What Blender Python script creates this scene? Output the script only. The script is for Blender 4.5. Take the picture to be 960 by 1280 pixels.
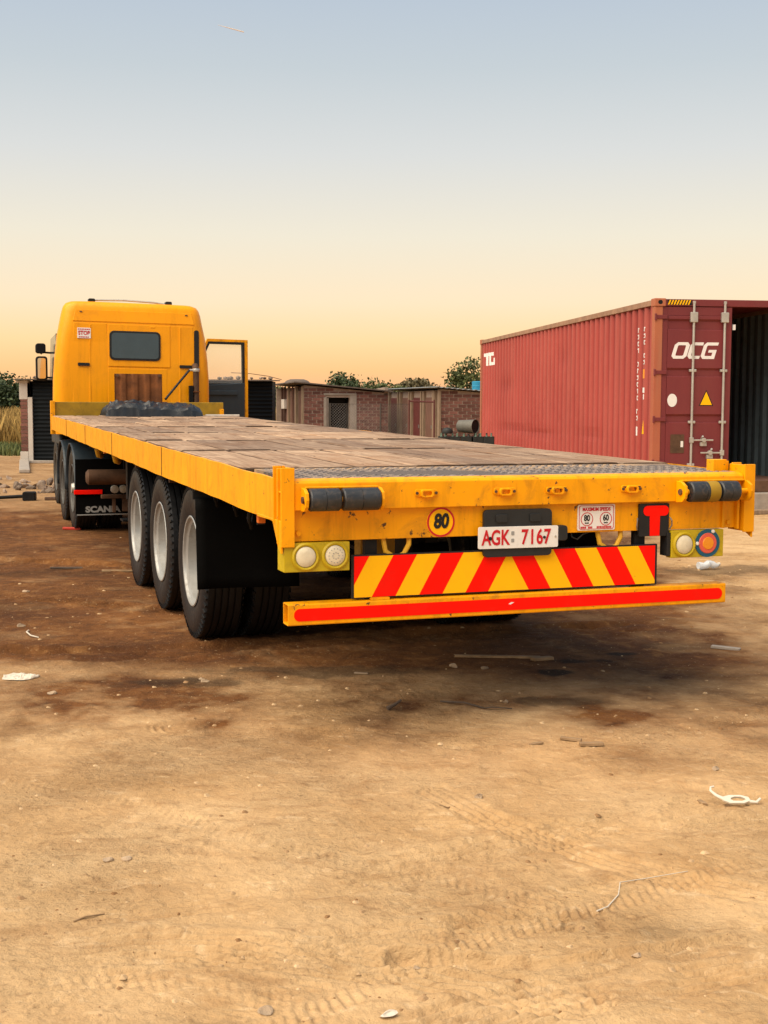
import bpy, bmesh, math, random
import numpy as np
from mathutils import Vector, Matrix
R = math.radians
random.seed(7); rng = np.random.default_rng(11)
for o in list(bpy.data.objects): bpy.data.objects.remove(o)
sc = bpy.context.scene
col = sc.collection

# ------------------------------------------------------------------ camera
cam = bpy.data.objects.new('camera', bpy.data.cameras.new('camera')); col.objects.link(cam)
cam.data.sensor_fit = 'HORIZONTAL'; cam.data.sensor_width = 36.0
cam.data.lens = 1585.24 / 960 * 36.0
cam.data.clip_start = 0.05; cam.data.clip_end = 9000
cam.matrix_world = Matrix.Translation((0, 0, 1.5497)) @ Matrix.Rotation(math.pi/2 - 0.0834, 4, 'X') @ Matrix.Rotation(0.0034, 4, 'Z')
sc.camera = cam

# ------------------------------------------------------------------ sky and light
SUN_EL, SUN_AZ = R(56), R(-128)          # azimuth from +Y towards +X
w = bpy.data.worlds.new('World'); sc.world = w; w.use_nodes = True
nt = w.node_tree; nt.nodes.clear()
out = nt.nodes.new('ShaderNodeOutputWorld'); bg = nt.nodes.new('ShaderNodeBackground')
sky = nt.nodes.new('ShaderNodeTexSky'); sky.sky_type = 'NISHITA'; sky.sun_disc = False
sky.sun_elevation = R(4); sky.sun_rotation = SUN_AZ
sky.air_density = 1.0; sky.dust_density = 1.0; sky.ozone_density = 1.0
tc = nt.nodes.new('ShaderNodeTexCoord'); sep = nt.nodes.new('ShaderNodeSeparateXYZ')
nt.links.new(tc.outputs['Generated'], sep.inputs[0])
ramp = nt.nodes.new('ShaderNodeValToRGB'); cr = ramp.color_ramp
SKY = [(0.0, (.93, .45, .26)), (.010, (.95, .48, .25)), (.027, (.97, .57, .255)), (.050, (.97, .685, .355)), (.080, (.93, .75, .515)), (.13, (.82, .755, .62)), (.19, (.665, .675, .665)),
       (.25, (.53, .585, .625)), (.31, (.445, .52, .615)), (.50, (.31, .39, .52)), (1.0, (.22, .29, .41))]
cr.elements[0].position, cr.elements[0].color = SKY[0][0], (*SKY[0][1], 1)
cr.elements[1].position, cr.elements[1].color = SKY[-1][0], (*SKY[-1][1], 1)
for p, c in SKY[1:-1]:
    e = cr.elements.new(p); e.color = (*c, 1)
nt.links.new(sep.outputs['Z'], ramp.inputs[0])
mixs = nt.nodes.new('ShaderNodeMix'); mixs.data_type = 'RGBA'; mixs.inputs[0].default_value = .93
nsc = nt.nodes.new('ShaderNodeMix'); nsc.data_type = 'RGBA'; nsc.blend_type = 'MULTIPLY'; nsc.inputs[0].default_value = 1
nsc.inputs[7].default_value = (.09, .09, .09, 1)
nt.links.new(sky.outputs[0], nsc.inputs[6])
nt.links.new(nsc.outputs[2], mixs.inputs[6]); nt.links.new(ramp.outputs[0], mixs.inputs[7])
nt.links.new(mixs.outputs[2], bg.inputs[0]); bg.inputs[1].default_value = .58
nt.links.new(bg.outputs[0], out.inputs[0])
sun = bpy.data.objects.new('sun', bpy.data.lights.new('sun', 'SUN')); col.objects.link(sun)
sun.data.energy = 3.15; sun.data.angle = R(72); sun.data.color = (1.0, .86, .67)
d = Vector((math.sin(SUN_AZ)*math.cos(SUN_EL), math.cos(SUN_AZ)*math.cos(SUN_EL), math.sin(SUN_EL)))
sun.rotation_euler = d.to_track_quat('Z', 'Y').to_euler(); sun.location = d*50
vs = sc.view_settings; vs.view_transform = 'Standard'; vs.look = 'None'; vs.gamma = 1; vs.use_curve_mapping = False; vs.exposure = 1.0

# ------------------------------------------------------------------ materials
def newmat(name):
    m = bpy.data.materials.new(name); m.use_nodes = True
    return m, m.node_tree, m.node_tree.nodes['Principled BSDF']
def N(nt, t, **k):
    n = nt.nodes.new(t)
    for a, v in k.items(): setattr(n, a, v)
    return n
def noise(nt, scale, detail=4, vec=None, dist=0., rough=.55):
    n = N(nt, 'ShaderNodeTexNoise'); n.inputs['Scale'].default_value = scale; n.inputs['Detail'].default_value = detail
    n.inputs['Distortion'].default_value = dist; n.inputs['Roughness'].default_value = rough
    if vec: nt.links.new(vec, n.inputs['Vector'])
    return n.outputs['Fac']
def remap(nt, val, a, b, c=0., d_=1.):
    n = N(nt, 'ShaderNodeMapRange'); n.inputs[1].default_value = a; n.inputs[2].default_value = b
    n.inputs[3].default_value = c; n.inputs[4].default_value = d_
    nt.links.new(val, n.inputs[0]); return n.outputs[0]
def mixc(nt, fac, a, b, mode='MIX'):
    n = N(nt, 'ShaderNodeMix', data_type='RGBA', blend_type=mode)
    for i, v in ((0, fac), (6, a), (7, b)):
        if isinstance(v, (int, float)): n.inputs[i].default_value = v
        elif isinstance(v, tuple): n.inputs[i].default_value = (*v[:3], 1)
        else: nt.links.new(v, n.inputs[i])
    return n.outputs[2]
def mul(nt, a, b, op='MULTIPLY'):
    n = N(nt, 'ShaderNodeMath', operation=op)
    for i, v in ((0, a), (1, b)):
        if isinstance(v, (int, float)): n.inputs[i].default_value = v
        else: nt.links.new(v, n.inputs[i])
    return n.outputs[0]
def coords(nt, kind='Object', scale=None):
    t = N(nt, 'ShaderNodeTexCoord').outputs[kind]
    if scale:
        mp = N(nt, 'ShaderNodeMapping'); mp.inputs['Scale'].default_value = scale; nt.links.new(t, mp.inputs[0]); return mp.outputs[0]
    return t
def bump(nt, bsdf, h, strength=.3, dist=.01):
    b = N(nt, 'ShaderNodeBump'); b.inputs['Strength'].default_value = strength; b.inputs['Distance'].default_value = dist
    nt.links.new(h, b.inputs['Height']); nt.links.new(b.outputs[0], bsdf.inputs['Normal'])

def paint(name, base, rough=.45, var=.12, dirt=(.12, .07, .03), dirt_amt=.35, chip=None, chip_amt=.0, scale=3., metallic=0., bmp=.05, stretch=None, rand=0., spec=.35, streak=0.):
    m, nt, b = newmat(name); v = coords(nt, 'Object', stretch)
    n1 = noise(nt, scale, 5, v); dk = tuple(c*(1-var*1.6) for c in base); lt = tuple(min(1, c*(1+var*.5)) for c in base)
    c = mixc(nt, remap(nt, n1, .3, .7), dk, lt)
    n2 = noise(nt, scale*2.7, 8, v, .6, .68)
    c = mixc(nt, mul(nt, remap(nt, n2, .52, .78), dirt_amt), c, dirt)
    if streak:
        c = mixc(nt, mul(nt, remap(nt, noise(nt, 2.2, 7, coords(nt, 'Object', (7, 7, .7)), .3, .7), .50, .78), streak), c, tuple(q*.45 for q in base))
    if chip:
        n3 = noise(nt, scale*9, 6, v, .3, .7)
        c = mixc(nt, remap(nt, n3, .70-chip_amt, .73-chip_amt), c, chip)
    if rand:
        oi = N(nt, 'ShaderNodeObjectInfo').outputs['Random']
        c = mixc(nt, 1., c, mixc(nt, oi, (1-rand,)*3, (1+rand*.6,)*3), 'MULTIPLY')
    nt.links.new(c, b.inputs['Base Color'])
    nt.links.new(remap(nt, n2, .3, .8, max(.05, rough-.1), min(1, rough+.2)), b.inputs['Roughness'])
    b.inputs['Metallic'].default_value = metallic; b.inputs['Specular IOR Level'].default_value = spec
    if bmp: bump(nt, b, n2, bmp, .01)
    return m
def flat(name, base, rough=.5, metallic=0., spec=.3):
    return paint(name, base, rough, .05, dirt_amt=.12, bmp=0., metallic=metallic, spec=spec)

def leaf_like(name, a, b):
    m, nt, bs = newmat(name); r = N(nt, 'ShaderNodeNewGeometry').outputs['Random Per Island']
    nt.links.new(mixc(nt, r, a, b), bs.inputs['Base Color']); bs.inputs['Roughness'].default_value = .95; bs.inputs['Specular IOR Level'].default_value = .1
    return m
M = {}
M['yellow'] = paint('yellow_paint', (.91, .368, .0010), .42, .08, (.34, .145, .012), .85, (.11, .055, .02), .075, 2.2, bmp=.06, spec=.22, streak=.7)
M['yellow_rail'] = paint('yellow_rail_paint', (.91, .372, .0012), .45, .09, (.30, .12, .01), .6, (.08, .04, .02), .06, 2.6, bmp=.08, spec=.22, streak=.8)
M['cab_yellow'] = paint('cab_yellow_paint', (.90, .345, .0012), .35, .05, (.45, .17, .01), .3, scale=1.2, bmp=.02, spec=.25, streak=.35)
M['lamp_yellow'] = paint('lamp_box_yellow', (.52, .375, .008), .45, .1, (.2, .14, .01), .5, scale=7)
M['olive_yellow'] = paint('dirty_yellow', (.36, .21, .010), .55, .2, (.10, .065, .02), .65, scale=5)
M['red_tape'] = flat('red_reflective', (.98, .006, .0005), .45, spec=.12)
M['chev_yellow'] = paint('chevron_yellow', (.97, .50, .004), .45, .02, (.7, .3, .01), .25, (.16, .09, .03), .0, 5, bmp=0., spec=.15)
M['black_paint'] = paint('black_paint', (.012, .012, .013), .55, .2, (.05, .035, .02), .4, scale=5)
M['chassis'] = paint('chassis_black', (.006, .0065, .0075), .6, .2, (.03, .02, .012), .5, scale=5, spec=.2)
M['flap'] = paint('black_rubber_flap', (.0022, .0022, .0022), .8, .2, (.006, .005, .004), .4, scale=4, spec=.08)
M['plate_board'] = paint('dark_plate_board', (.018, .02, .021), .5, .15, (.05, .045, .035), .3, scale=9)
M['tyre'] = paint('tyre_rubber', (.0075, .0085, .0105), .5, .3, (.030, .021, .014), .35, scale=6, bmp=.2, spec=.35)
M['roller'] = paint('roller_rubber', (.026, .029, .033), .42, .3, (.15, .10, .07), .55, scale=14, bmp=.25, spec=.5)
M['rim'] = paint('silver_rim', (.42, .42, .40), .42, .1, (.16, .11, .07), .5, scale=5, metallic=.45)
M['rim_dark'] = paint('dusty_dark_rim', (.10, .095, .085), .55, .15, (.07, .05, .03), .5, scale=5, metallic=.2)
M['steel'] = paint('galvanised_steel', (.50, .48, .43), .42, .1, (.22, .12, .06), .45, scale=8, metallic=.5)
M['white'] = paint('white_sticker', (.78, .76, .72), .4, .03, (.35, .25, .17), .25, scale=9, bmp=0)
M['letter_red'] = flat('letter_red', (.55, .01, .02), .4)
M['letter_black'] = flat('letter_black', (.012, .012, .012), .5)
M['letter_white'] = paint('letter_white', (.80, .78, .75), .5, .04, (.4, .2, .15), .35, scale=6, bmp=0)
M['letter_grey'] = flat('letter_grey', (.30, .30, .29), .4)
M['lamp_cream'] = paint('lamp_lens', (.74, .66, .48), .25, .08, (.35, .28, .18), .4, scale=30)
M['teal'] = flat('teal_ring', (.01, .10, .17), .4)
M['coral'] = flat('coral_ring', (.75, .12, .07), .4)
M['orange'] = flat('orange_disc', (.85, .30, .02), .3)
M['amber'] = flat('amber_lens', (.70, .16, .02), .25)
M['brown_metal'] = paint('rusty_brown_metal', (.115, .058, .030), .7, .3, (.05, .025, .013), .6, (.22, .11, .05), .03, 5, bmp=.2)
M['rust_sheet'] = paint('rust_sheet', (.21, .07, .018), .75, .35, (.06, .025, .012), .6, (.30, .16, .09), .04, 6, bmp=.25)
M['tarp'] = paint('dark_tarpaulin', (.006, .009, .012), .42, .35, (.03, .034, .035), .5, scale=5, bmp=.3, spec=.6)
M['dark_blue'] = paint('dark_blue_plastic', (.022, .034, .044), .45, .15, (.06, .05, .04), .35, scale=4)
M['kiosk'] = paint('dark_sheet', (.006, .008, .010), .55, .2, (.014, .015, .014), .4, scale=2, spec=.15)
M['wood_post'] = paint('weathered_timber', (.27, .19, .125), .85, .2, (.15, .09, .05), .5, scale=3, stretch=(6, 6, 1), bmp=.3)
M['wood_dark'] = paint('dark_timber', (.16, .08, .055), .85, .2, (.05, .03, .02), .5, scale=3, stretch=(6, 6, 1), bmp=.3, rand=.4)
M['maroon'] = paint('maroon_door_paint', (.11, .026, .023), .6, .15, (.07, .03, .02), .4, scale=3)
M['concrete'] = paint('concrete', (.34, .29, .24), .9, .15, (.18, .13, .09), .5, scale=5, bmp=.3)
M['plaster'] = paint('pale_plaster', (.52, .47, .41), .9, .1, (.3, .2, .13), .4, scale=4, bmp=.2)
M['mortar'] = paint('mortar', (.36, .27, .21), .95, .15, (.11, .07, .05), .5, scale=6, bmp=.3)
M['brick'] = paint('red_brick', (.20, .085, .064), .9, .2, (.13, .075, .06), .5, scale=7, bmp=.3, rand=.42)
M['roof_sheet'] = paint('weathered_roof_sheet', (.24, .25, .25), .55, .2, (.14, .09, .06), .5, scale=3, metallic=.3)
M['roof_dark'] = paint('brown_roof_sheet', (.13, .10, .08), .7, .2, (.07, .05, .04), .5, scale=3)
M['blue_plastic'] = flat('blue_plastic', (.03, .26, .42), .4)
M['bucket'] = paint('grey_bucket', (.13, .125, .105), .6, .15, (.1, .08, .06), .4, scale=8)
M['dark_in'] = flat('dark_inside', (.008, .008, .008), .8)  # near-black, painted in for the shade inside openings
M['crate'] = paint('dark_crate', (.018, .021, .019), .6, .2, (.05, .04, .03), .4, scale=8)
M['green_top'] = paint('pale_green_tops', (.15, .22, .16), .5, .3, (.04, .06, .04), .6, scale=12)
M['cont_side'] = None
M['wire'] = flat('wire_steel', (.22, .20, .18), .5, .5)
M['wire_dark'] = flat('dark_wire_post', (.07, .06, .05), .6)
M['litter'] = paint('white_litter', (.60, .54, .44), .5, .05, (.5, .38, .25), .4, scale=14)
M['stone'] = paint('pale_stone', (.43, .31, .20), .95, .2, (.22, .14, .08), .5, scale=14, bmp=.4, rand=.35)
M['gravel'] = leaf_like('loose_gravel', (.20, .105, .045), (.56, .39, .22))
M['rubble'] = paint('rubble_stone', (.30, .22, .16), .95, .25, (.14, .09, .06), .5, scale=8, bmp=.4, rand=.55)
M['twig'] = paint('grey_wood_stick', (.34, .22, .115), .9, .25, (.12, .08, .05), .5, scale=10)
M['twig_dark'] = paint('dark_stick', (.10, .07, .05), .9, .25, (.05, .03, .02), .5, scale=10)
M['bark'] = paint('bark', (.11, .075, .05), .95, .25, (.05, .035, .02), .5, scale=4, bmp=.3)
M['red_scrap'] = flat('red_scrap', (.5, .05, .03), .5)
M['hose_yellow'] = paint('yellow_hose', (.66, .36, .02), .5, .1, (.2, .1, .02), .4, scale=9)
M['mirror'] = None

# container paints: faded red side with vertical streaks, darker maroon doors
def cont_mat(name, base, faded, dirt, damt, ridge_lit=None):
    m, nt, b = newmat(name); v = coords(nt, 'Object')
    big = noise(nt, .55, 4, v); fine = noise(nt, 5, 8, v, .4, .7)
    st = noise(nt, 2.6, 6, coords(nt, 'Object', (1, 1, .12)), .1, .65)
    c = mixc(nt, remap(nt, big, .35, .65), base, faded)
    c = mixc(nt, mul(nt, remap(nt, st, .5, .75), damt), c, dirt)
    if ridge_lit:
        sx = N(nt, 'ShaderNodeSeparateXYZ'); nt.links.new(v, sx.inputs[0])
        c = mixc(nt, mul(nt, remap(nt, sx.outputs[0], .050, .020), remap(nt, fine, .3, .7, .35, .75)), c, ridge_lit)  # light on the outer ridges put into the paint colour
        c = mixc(nt, remap(nt, sx.outputs[0], .048, .066, 0, .45), c, tuple(q*.45 for q in base))  # corrugation valleys painted darker, shade put into the colour
    c = mixc(nt, remap(nt, fine, .70, .76), c, tuple(x*.5 for x in dirt))
    nt.links.new(c, b.inputs['Base Color']); nt.links.new(remap(nt, fine, .3, .8, .45, .8), b.inputs['Roughness'])
    bump(nt, b, fine, .08, .01); return m
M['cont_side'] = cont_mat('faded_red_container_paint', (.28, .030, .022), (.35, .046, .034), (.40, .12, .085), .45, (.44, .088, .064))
M['cont_post'] = cont_mat('worn_orange_post', (.42, .13, .055), (.36, .08, .045), (.34, .20, .11), .7)
M['cont_door'] = cont_mat('maroon_door', (.150, .018, .020), (.185, .022, .024), (.20, .06, .045), .3)
M['cont_in'] = paint('container_interior', (.115, .155, .175), .5, .15, (.03, .03, .03), .5, scale=2)
M['cont_rail'] = paint('sun_bleached_rail', (.36, .21, .13), .8, .2, (.18, .07, .04), .6, scale=4)

def plank_mat():
    m, nt, b = newmat('worn_deck_timber')
    v = coords(nt, 'Object'); oi = N(nt, 'ShaderNodeObjectInfo').outputs['Random']
    comb = N(nt, 'ShaderNodeCombineXYZ'); nt.links.new(mul(nt, oi, 37.), comb.inputs[0]); nt.links.new(mul(nt, oi, 91.), comb.inputs[1])
    ad = N(nt, 'ShaderNodeVectorMath', operation='ADD'); nt.links.new(v, ad.inputs[0]); nt.links.new(comb.outputs[0], ad.inputs[1])
    mp = N(nt, 'ShaderNodeMapping'); mp.inputs['Scale'].default_value = (22, 1.1, 8); nt.links.new(ad.outputs[0], mp.inputs[0])
    g = noise(nt, 1.6, 8, mp.outputs[0], .8, .68)
    blot = noise(nt, 2.1, 6, ad.outputs[0], .5, .65)
    mp2 = N(nt, 'ShaderNodeMapping'); mp2.inputs['Scale'].default_value = (9, 1.6, 4); nt.links.new(ad.outputs[0], mp2.inputs[0])
    scr = noise(nt, 1.3, 6, mp2.outputs[0], 1.2, .7)
    c = mixc(nt, remap(nt, g, .32, .68), (.20, .125, .085), (.47, .345, .245))
    c = mixc(nt, mul(nt, remap(nt, blot, .48, .70), .6), c, (.27, .14, .07))
    c = mixc(nt, remap(nt, blot, .46, .30, 0, .75), c, (.54, .40, .28))
    c = mixc(nt, remap(nt, scr, .61, .68, 0, .9), c, (.055, .028, .016))
    c = mixc(nt, 1., c, mixc(nt, oi, (.66, .64, .64), (1.16, 1.10, 1.02)), 'MULTIPLY')
    gr = N(nt, 'ShaderNodeAttribute', attribute_name='grime').outputs['Fac']
    c = mixc(nt, remap(nt, mul(nt, gr, remap(nt, blot, .3, .7, .55, 1.35)), .35, 1., 0, .85), c, (.045, .026, .016))
    nt.links.new(c, b.inputs['Base Color']); b.inputs['Roughness'].default_value = .9; b.inputs['Specular IOR Level'].default_value = .15
    bump(nt, b, mul(nt, g, scr, 'SUBTRACT'), .5, .012); return m
M['plank'] = plank_mat()

def tread_mat():
    m, nt, b = newmat('dusty_tread_plate'); v = coords(nt, 'Object')
    mp = N(nt, 'ShaderNodeMapping'); mp.inputs['Rotation'].default_value = (0, 0, R(45)); nt.links.new(v, mp.inputs[0])
    ck = N(nt, 'ShaderNodeTexBrick'); ck.inputs['Scale'].default_value = 13; ck.inputs['Mortar Size'].default_value = .06
    nt.links.new(mp.outputs[0], ck.inputs[0])
    sx = N(nt, 'ShaderNodeSeparateXYZ'); nt.links.new(v, sx.inputs[0])
    # dust lies thick near the planks and along the rear lip
    dn = noise(nt, 1.7, 6, v, .5, .6)
    far = remap(nt, sx.outputs['Y'], .22, .78); near = remap(nt, sx.outputs['Y'], .30, .04)
    s = mul(nt, mul(nt, far, near, 'ADD'), remap(nt, dn, .3, .7, -.45, .55), 'ADD')
    dust = remap(nt, s, .55, .95)
    metal = mixc(nt, ck.outputs['Fac'], (.075, .062, .056), (.15, .12, .105))
    c = mixc(nt, dust, metal, mixc(nt, noise(nt, 9, 6, v), (.36, .22, .12), (.52, .35, .20)))
    nt.links.new(c, b.inputs['Base Color']); b.inputs['Roughness'].default_value = .8; b.inputs['Specular IOR Level'].default_value = .2
    bump(nt, b, mul(nt, ck.outputs['Fac'], remap(nt, dust, 0, 1, 1, .1)), .6, .004); return m
M['tread'] = tread_mat()
M['tread_bar'] = paint('worn_tread_steel', (.22, .18, .155), .6, .2, (.33, .22, .13), .6, scale=6, bmp=0., metallic=.2)

def glass_mat(name, tint, rough=.05):
    m, nt, b = newmat(name); b.inputs['Base Color'].default_value = (*tint, 1); b.inputs['Roughness'].default_value = rough
    b.inputs['Specular IOR Level'].default_value = .6
    n = noise(nt, 4, 5, coords(nt)); nt.links.new(mixc(nt, n, tuple(t*.7 for t in tint), tuple(t*1.4 for t in tint)), b.inputs['Base Color'])
    return m
M['glass_dark'] = glass_mat('dark_cab_glass', (.030, .050, .060), .12)
m, nt_, b_ = newmat('mirror_glass'); b_.inputs['Metallic'].default_value = 1; b_.inputs['Roughness'].default_value = .06
nt_.links.new(mixc(nt_, noise(nt_, 6, 3, coords(nt_)), (.55, .55, .55), (.7, .7, .7)), b_.inputs['Base Color']); M['mirror'] = m
m, nt_, b_ = newmat('clear_glass'); b_.inputs['Base Color'].default_value = (.9, .95, .93, 1); b_.inputs['Roughness'].default_value = .02
b_.inputs['Alpha'].default_value = .10; M['glass_clear'] = m
m, nt_, b_ = newmat('clear_plastic'); b_.inputs['Roughness'].default_value = .15; b_.inputs['Alpha'].default_value = .65
nt_.links.new(mixc(nt_, noise(nt_, 30, 3, coords(nt_)), (.5, .56, .6), (.85, .88, .9)), b_.inputs['Base Color']); M['clear_plastic'] = m

def leaf_mat(name, a, bcol):
    m, nt, b = newmat(name)
    r = N(nt, 'ShaderNodeNewGeometry').outputs['Random Per Island']
    c = mixc(nt, r, a, bcol); nt.links.new(c, b.inputs['Base Color']); b.inputs['Roughness'].default_value = .7
    return m
M['leaf_dark'] = leaf_mat('dark_green_leaves', (.018, .036, .010), (.060, .085, .024))
M['leaf_mid'] = leaf_mat('mid_green_leaves', (.035, .055, .015), (.11, .125, .035))
M['leaf_dry'] = leaf_mat('dry_green_leaves', (.07, .06, .025), (.16, .12, .05))
M['leaf_hazed'] = leaf_mat('hazed_far_leaves', (.055, .075, .070), (.11, .125, .11))  # air haze put into the leaf colour, greyer and bluer
M['grass_dry'] = leaf_mat('dry_grass_blades', (.26, .15, .035), (.50, .32, .09))
M['grass_green'] = leaf_mat('green_grass_blades', (.05, .075, .015), (.14, .15, .035))

# ------------------------------------------------------------------ mesh builder
class MB:
    def __init__(s): s.v = []; s.f = []; s.mi = []; s.m = 0
    def add(s, vs, fs):
        o = len(s.v); s.v += [tuple(p) for p in vs]
        for f in fs: s.f.append([o+i for i in f]); s.mi.append(s.m)
        return s
    def box(s, x0, x1, y0, y1, z0, z1):
        x0, x1 = sorted((x0, x1)); y0, y1 = sorted((y0, y1)); z0, z1 = sorted((z0, z1))
        return s.add([(x0,y0,z0),(x1,y0,z0),(x1,y1,z0),(x0,y1,z0),(x0,y0,z1),(x1,y0,z1),(x1,y1,z1),(x0,y1,z1)],
                     [(3,2,1,0),(4,5,6,7),(0,1,5,4),(1,2,6,5),(2,3,7,6),(3,0,4,7)])
    def prism(s, pts, ax, a, b):
        """polygon pts (2d) extruded along axis ax from a to b; 2d axes are the two others in xyz order"""
        n = len(pts)
        def P(p, t):
            return {'x': (t, p[0], p[1]), 'y': (p[0], t, p[1]), 'z': (p[0], p[1], t)}[ax]
        vs = [P(p, a) for p in pts]+[P(p, b) for p in pts]
        fs = [tuple(range(n)), tuple(range(2*n-1, n-1, -1))]+[(i, i+n, (i+1) % n+n, (i+1) % n) for i in range(n)]
        return s.add(vs, fs)
    def cyl(s, p0, p1, r0, r1=None, n=16, caps=True):
        r1 = r0 if r1 is None else r1
        p0, p1 = Vector(p0), Vector(p1); d = (p1-p0).normalized()
        u = d.orthogonal().normalized(); w_ = d.cross(u)
        vs = []
        for p, r in ((p0, r0), (p1, r1)):
            for i in range(n):
                a = 2*math.pi*i/n; vs.append(p+u*(r*math.cos(a))+w_*(r*math.sin(a)))
        fs = [(i, (i+1) % n, (i+1) % n+n, i+n) for i in range(n)]
        if caps: fs += [tuple(range(n-1, -1, -1)), tuple(range(n, 2*n))]
        return s.add(vs, fs)
    def tube(s, pts, r, n=8):
        pts = [Vector(p) for p in pts]; rr = r if isinstance(r, (list, tuple)) else [r]*len(pts)
        vs = []; u = None
        for i, p in enumerate(pts):
            d = (pts[min(i+1, len(pts)-1)]-pts[max(i-1, 0)]).normalized()
            if u is None: u = d.orthogonal().normalized()
            u = (u-d*u.dot(d)).normalized(); w_ = d.cross(u)
            for k in range(n):
                a = 2*math.pi*k/n; vs.append(p+u*(rr[i]*math.cos(a))+w_*(rr[i]*math.sin(a)))
        fs = []
        for i in range(len(pts)-1):
            for k in range(n): fs.append((i*n+k, i*n+(k+1) % n, (i+1)*n+(k+1) % n, (i+1)*n+k))
        fs += [tuple(range(n-1, -1, -1)), tuple(range(len(vs)-n, len(vs)))]
        return s.add(vs, fs)
    def lathe(s, prof, c, ax='x', n=40, closed=False):
        """prof = [(r, t)] around axis ax through c"""
        vs = []; k = len(prof)
        for i in range(n):
            a = 2*math.pi*i/n; ca, sa = math.cos(a), math.sin(a)
            for r, t in prof:
                q = {'x': (t, r*ca, r*sa), 'y': (r*ca, t, r*sa), 'z': (r*ca, r*sa, t)}[ax]
                vs.append((c[0]+q[0], c[1]+q[1], c[2]+q[2]))
        fs = []
        for i in range(n):
            j = (i+1) % n
            for q in range(k if closed else k-1):
                q2 = (q+1) % k; fs.append((i*k+q, j*k+q, j*k+q2, i*k+q2))
        return s.add(vs, fs)
    def grid(s, fn, nu, nv):
        vs = [fn(i/nu, j/nv) for j in range(nv+1) for i in range(nu+1)]
        fs = [(j*(nu+1)+i, j*(nu+1)+i+1, (j+1)*(nu+1)+i+1, (j+1)*(nu+1)+i) for j in range(nv) for i in range(nu)]
        return s.add(vs, fs)
    def shear(s, k):
        s.v = [(x, y, z+k*y) for x, y, z in s.v]; return s
    def mesh(s, name, mats, smooth=False, fix=True):
        me = bpy.data.meshes.new(name); me.from_pydata(s.v, [], s.f); 
        for m_ in (mats if isinstance(mats, (list, tuple)) else [mats]): me.materials.append(m_)
        if any(s.mi): me.polygons.foreach_set('material_index', s.mi)
        if fix:
            bm = bmesh.new(); bm.from_mesh(me); bmesh.ops.recalc_face_normals(bm, faces=bm.faces); bm.to_mesh(me); bm.free()
        if smooth:
            me.shade_smooth(); me.set_sharp_from_angle(angle=R(smooth if smooth is not True else 35))
        me.update(); return me
    def build(s, name, mats, parent=None, bevel=0, smooth=False, loc=None, rot=None, fix=True):
        o = bpy.data.objects.new(name, s.mesh(name, mats, smooth, fix)); col.objects.link(o)
        if parent: o.parent = parent
        if loc: o.location = loc
        if rot: o.rotation_euler = rot
        if bevel:
            b = o.modifiers.new('bevel', 'BEVEL'); b.width = bevel; b.segments = 2; b.limit_method = 'ANGLE'; b.angle_limit = R(40)
        return o
def tag(o, label=None, cat=None, group=None, kind=None):
    for k, v in (('label', label), ('category', cat), ('group', group), ('kind', kind)):
        if v: o[k] = v
    return o
def empty(name, loc=(0, 0, 0), rz=0, label=None, cat=None, group=None):
    o = bpy.data.objects.new(name, None); col.objects.link(o); o.location = loc; o.rotation_euler = (0, 0, rz)
    o.empty_display_size = .2
    return tag(o, label, cat, group)
def inst(name, me, parent=None, loc=(0, 0, 0), rot=(0, 0, 0), scale=(1, 1, 1)):
    o = bpy.data.objects.new(name, me); col.objects.link(o); o.location = loc; o.rotation_euler = rot; o.scale = scale
    if parent: o.parent = parent
    return o
def text(name, body, size, mat, parent, loc, rot=(math.pi/2, 0, 0), sx=1., bold=0., shear=0., spacing=1., align='CENTER', thick=.0008):
    cu = bpy.data.curves.new('txt', 'FONT'); cu.body = body; cu.size = size; cu.offset = bold; cu.shear = shear
    cu.space_character = spacing; cu.align_x = align; cu.align_y = 'CENTER'; cu.extrude = thick; cu.resolution_u = 4
    t = bpy.data.objects.new('txt', cu); col.objects.link(t)
    dg = bpy.context.evaluated_depsgraph_get(); me = bpy.data.meshes.new_from_object(t.evaluated_get(dg))
    bpy.data.objects.remove(t); bpy.data.curves.remove(cu)
    me.materials.clear(); me.materials.append(mat); me.name = name
    o = bpy.data.objects.new(name, me); col.objects.link(o); o.location = loc; o.rotation_euler = rot; o.scale = (sx, 1, 1)
    if parent: o.parent = parent
    return o
def ring_pts(cx, cz, r, n=32): return [(cx+r*math.cos(2*math.pi*i/n), cz+r*math.sin(2*math.pi*i/n)) for i in range(n)]
def rrect(x0, x1, z0, z1, r, n=5):
    pts = []
    for cx, cz, a0 in ((x1-r, z1-r, 0), (x0+r, z1-r, 90), (x0+r, z0+r, 180), (x1-r, z0+r, 270)):
        for i in range(n+1):
            a = R(a0+90*i/n); pts.append((cx+r*math.cos(a), cz+r*math.sin(a)))
    return pts
def frame(mb, outer, inner, ax, a, b):
    """ring between two outlines of equal point count, extruded along ax"""
    n = len(outer)
    def P(p, t): return {'x': (t, p[0], p[1]), 'y': (p[0], t, p[1]), 'z': (p[0], p[1], t)}[ax]
    vs = [P(p, a) for p in outer]+[P(p, a) for p in inner]+[P(p, b) for p in outer]+[P(p, b) for p in inner]
    fs = []
    for i in range(n):
        j = (i+1) % n
        fs += [(i, j, n+j, n+i), (2*n+j, 2*n+i, 3*n+i, 3*n+j), (j, i, 2*n+i, 2*n+j), (n+i, n+j, 3*n+j, 3*n+i)]
    return mb.add(vs, fs)

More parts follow.
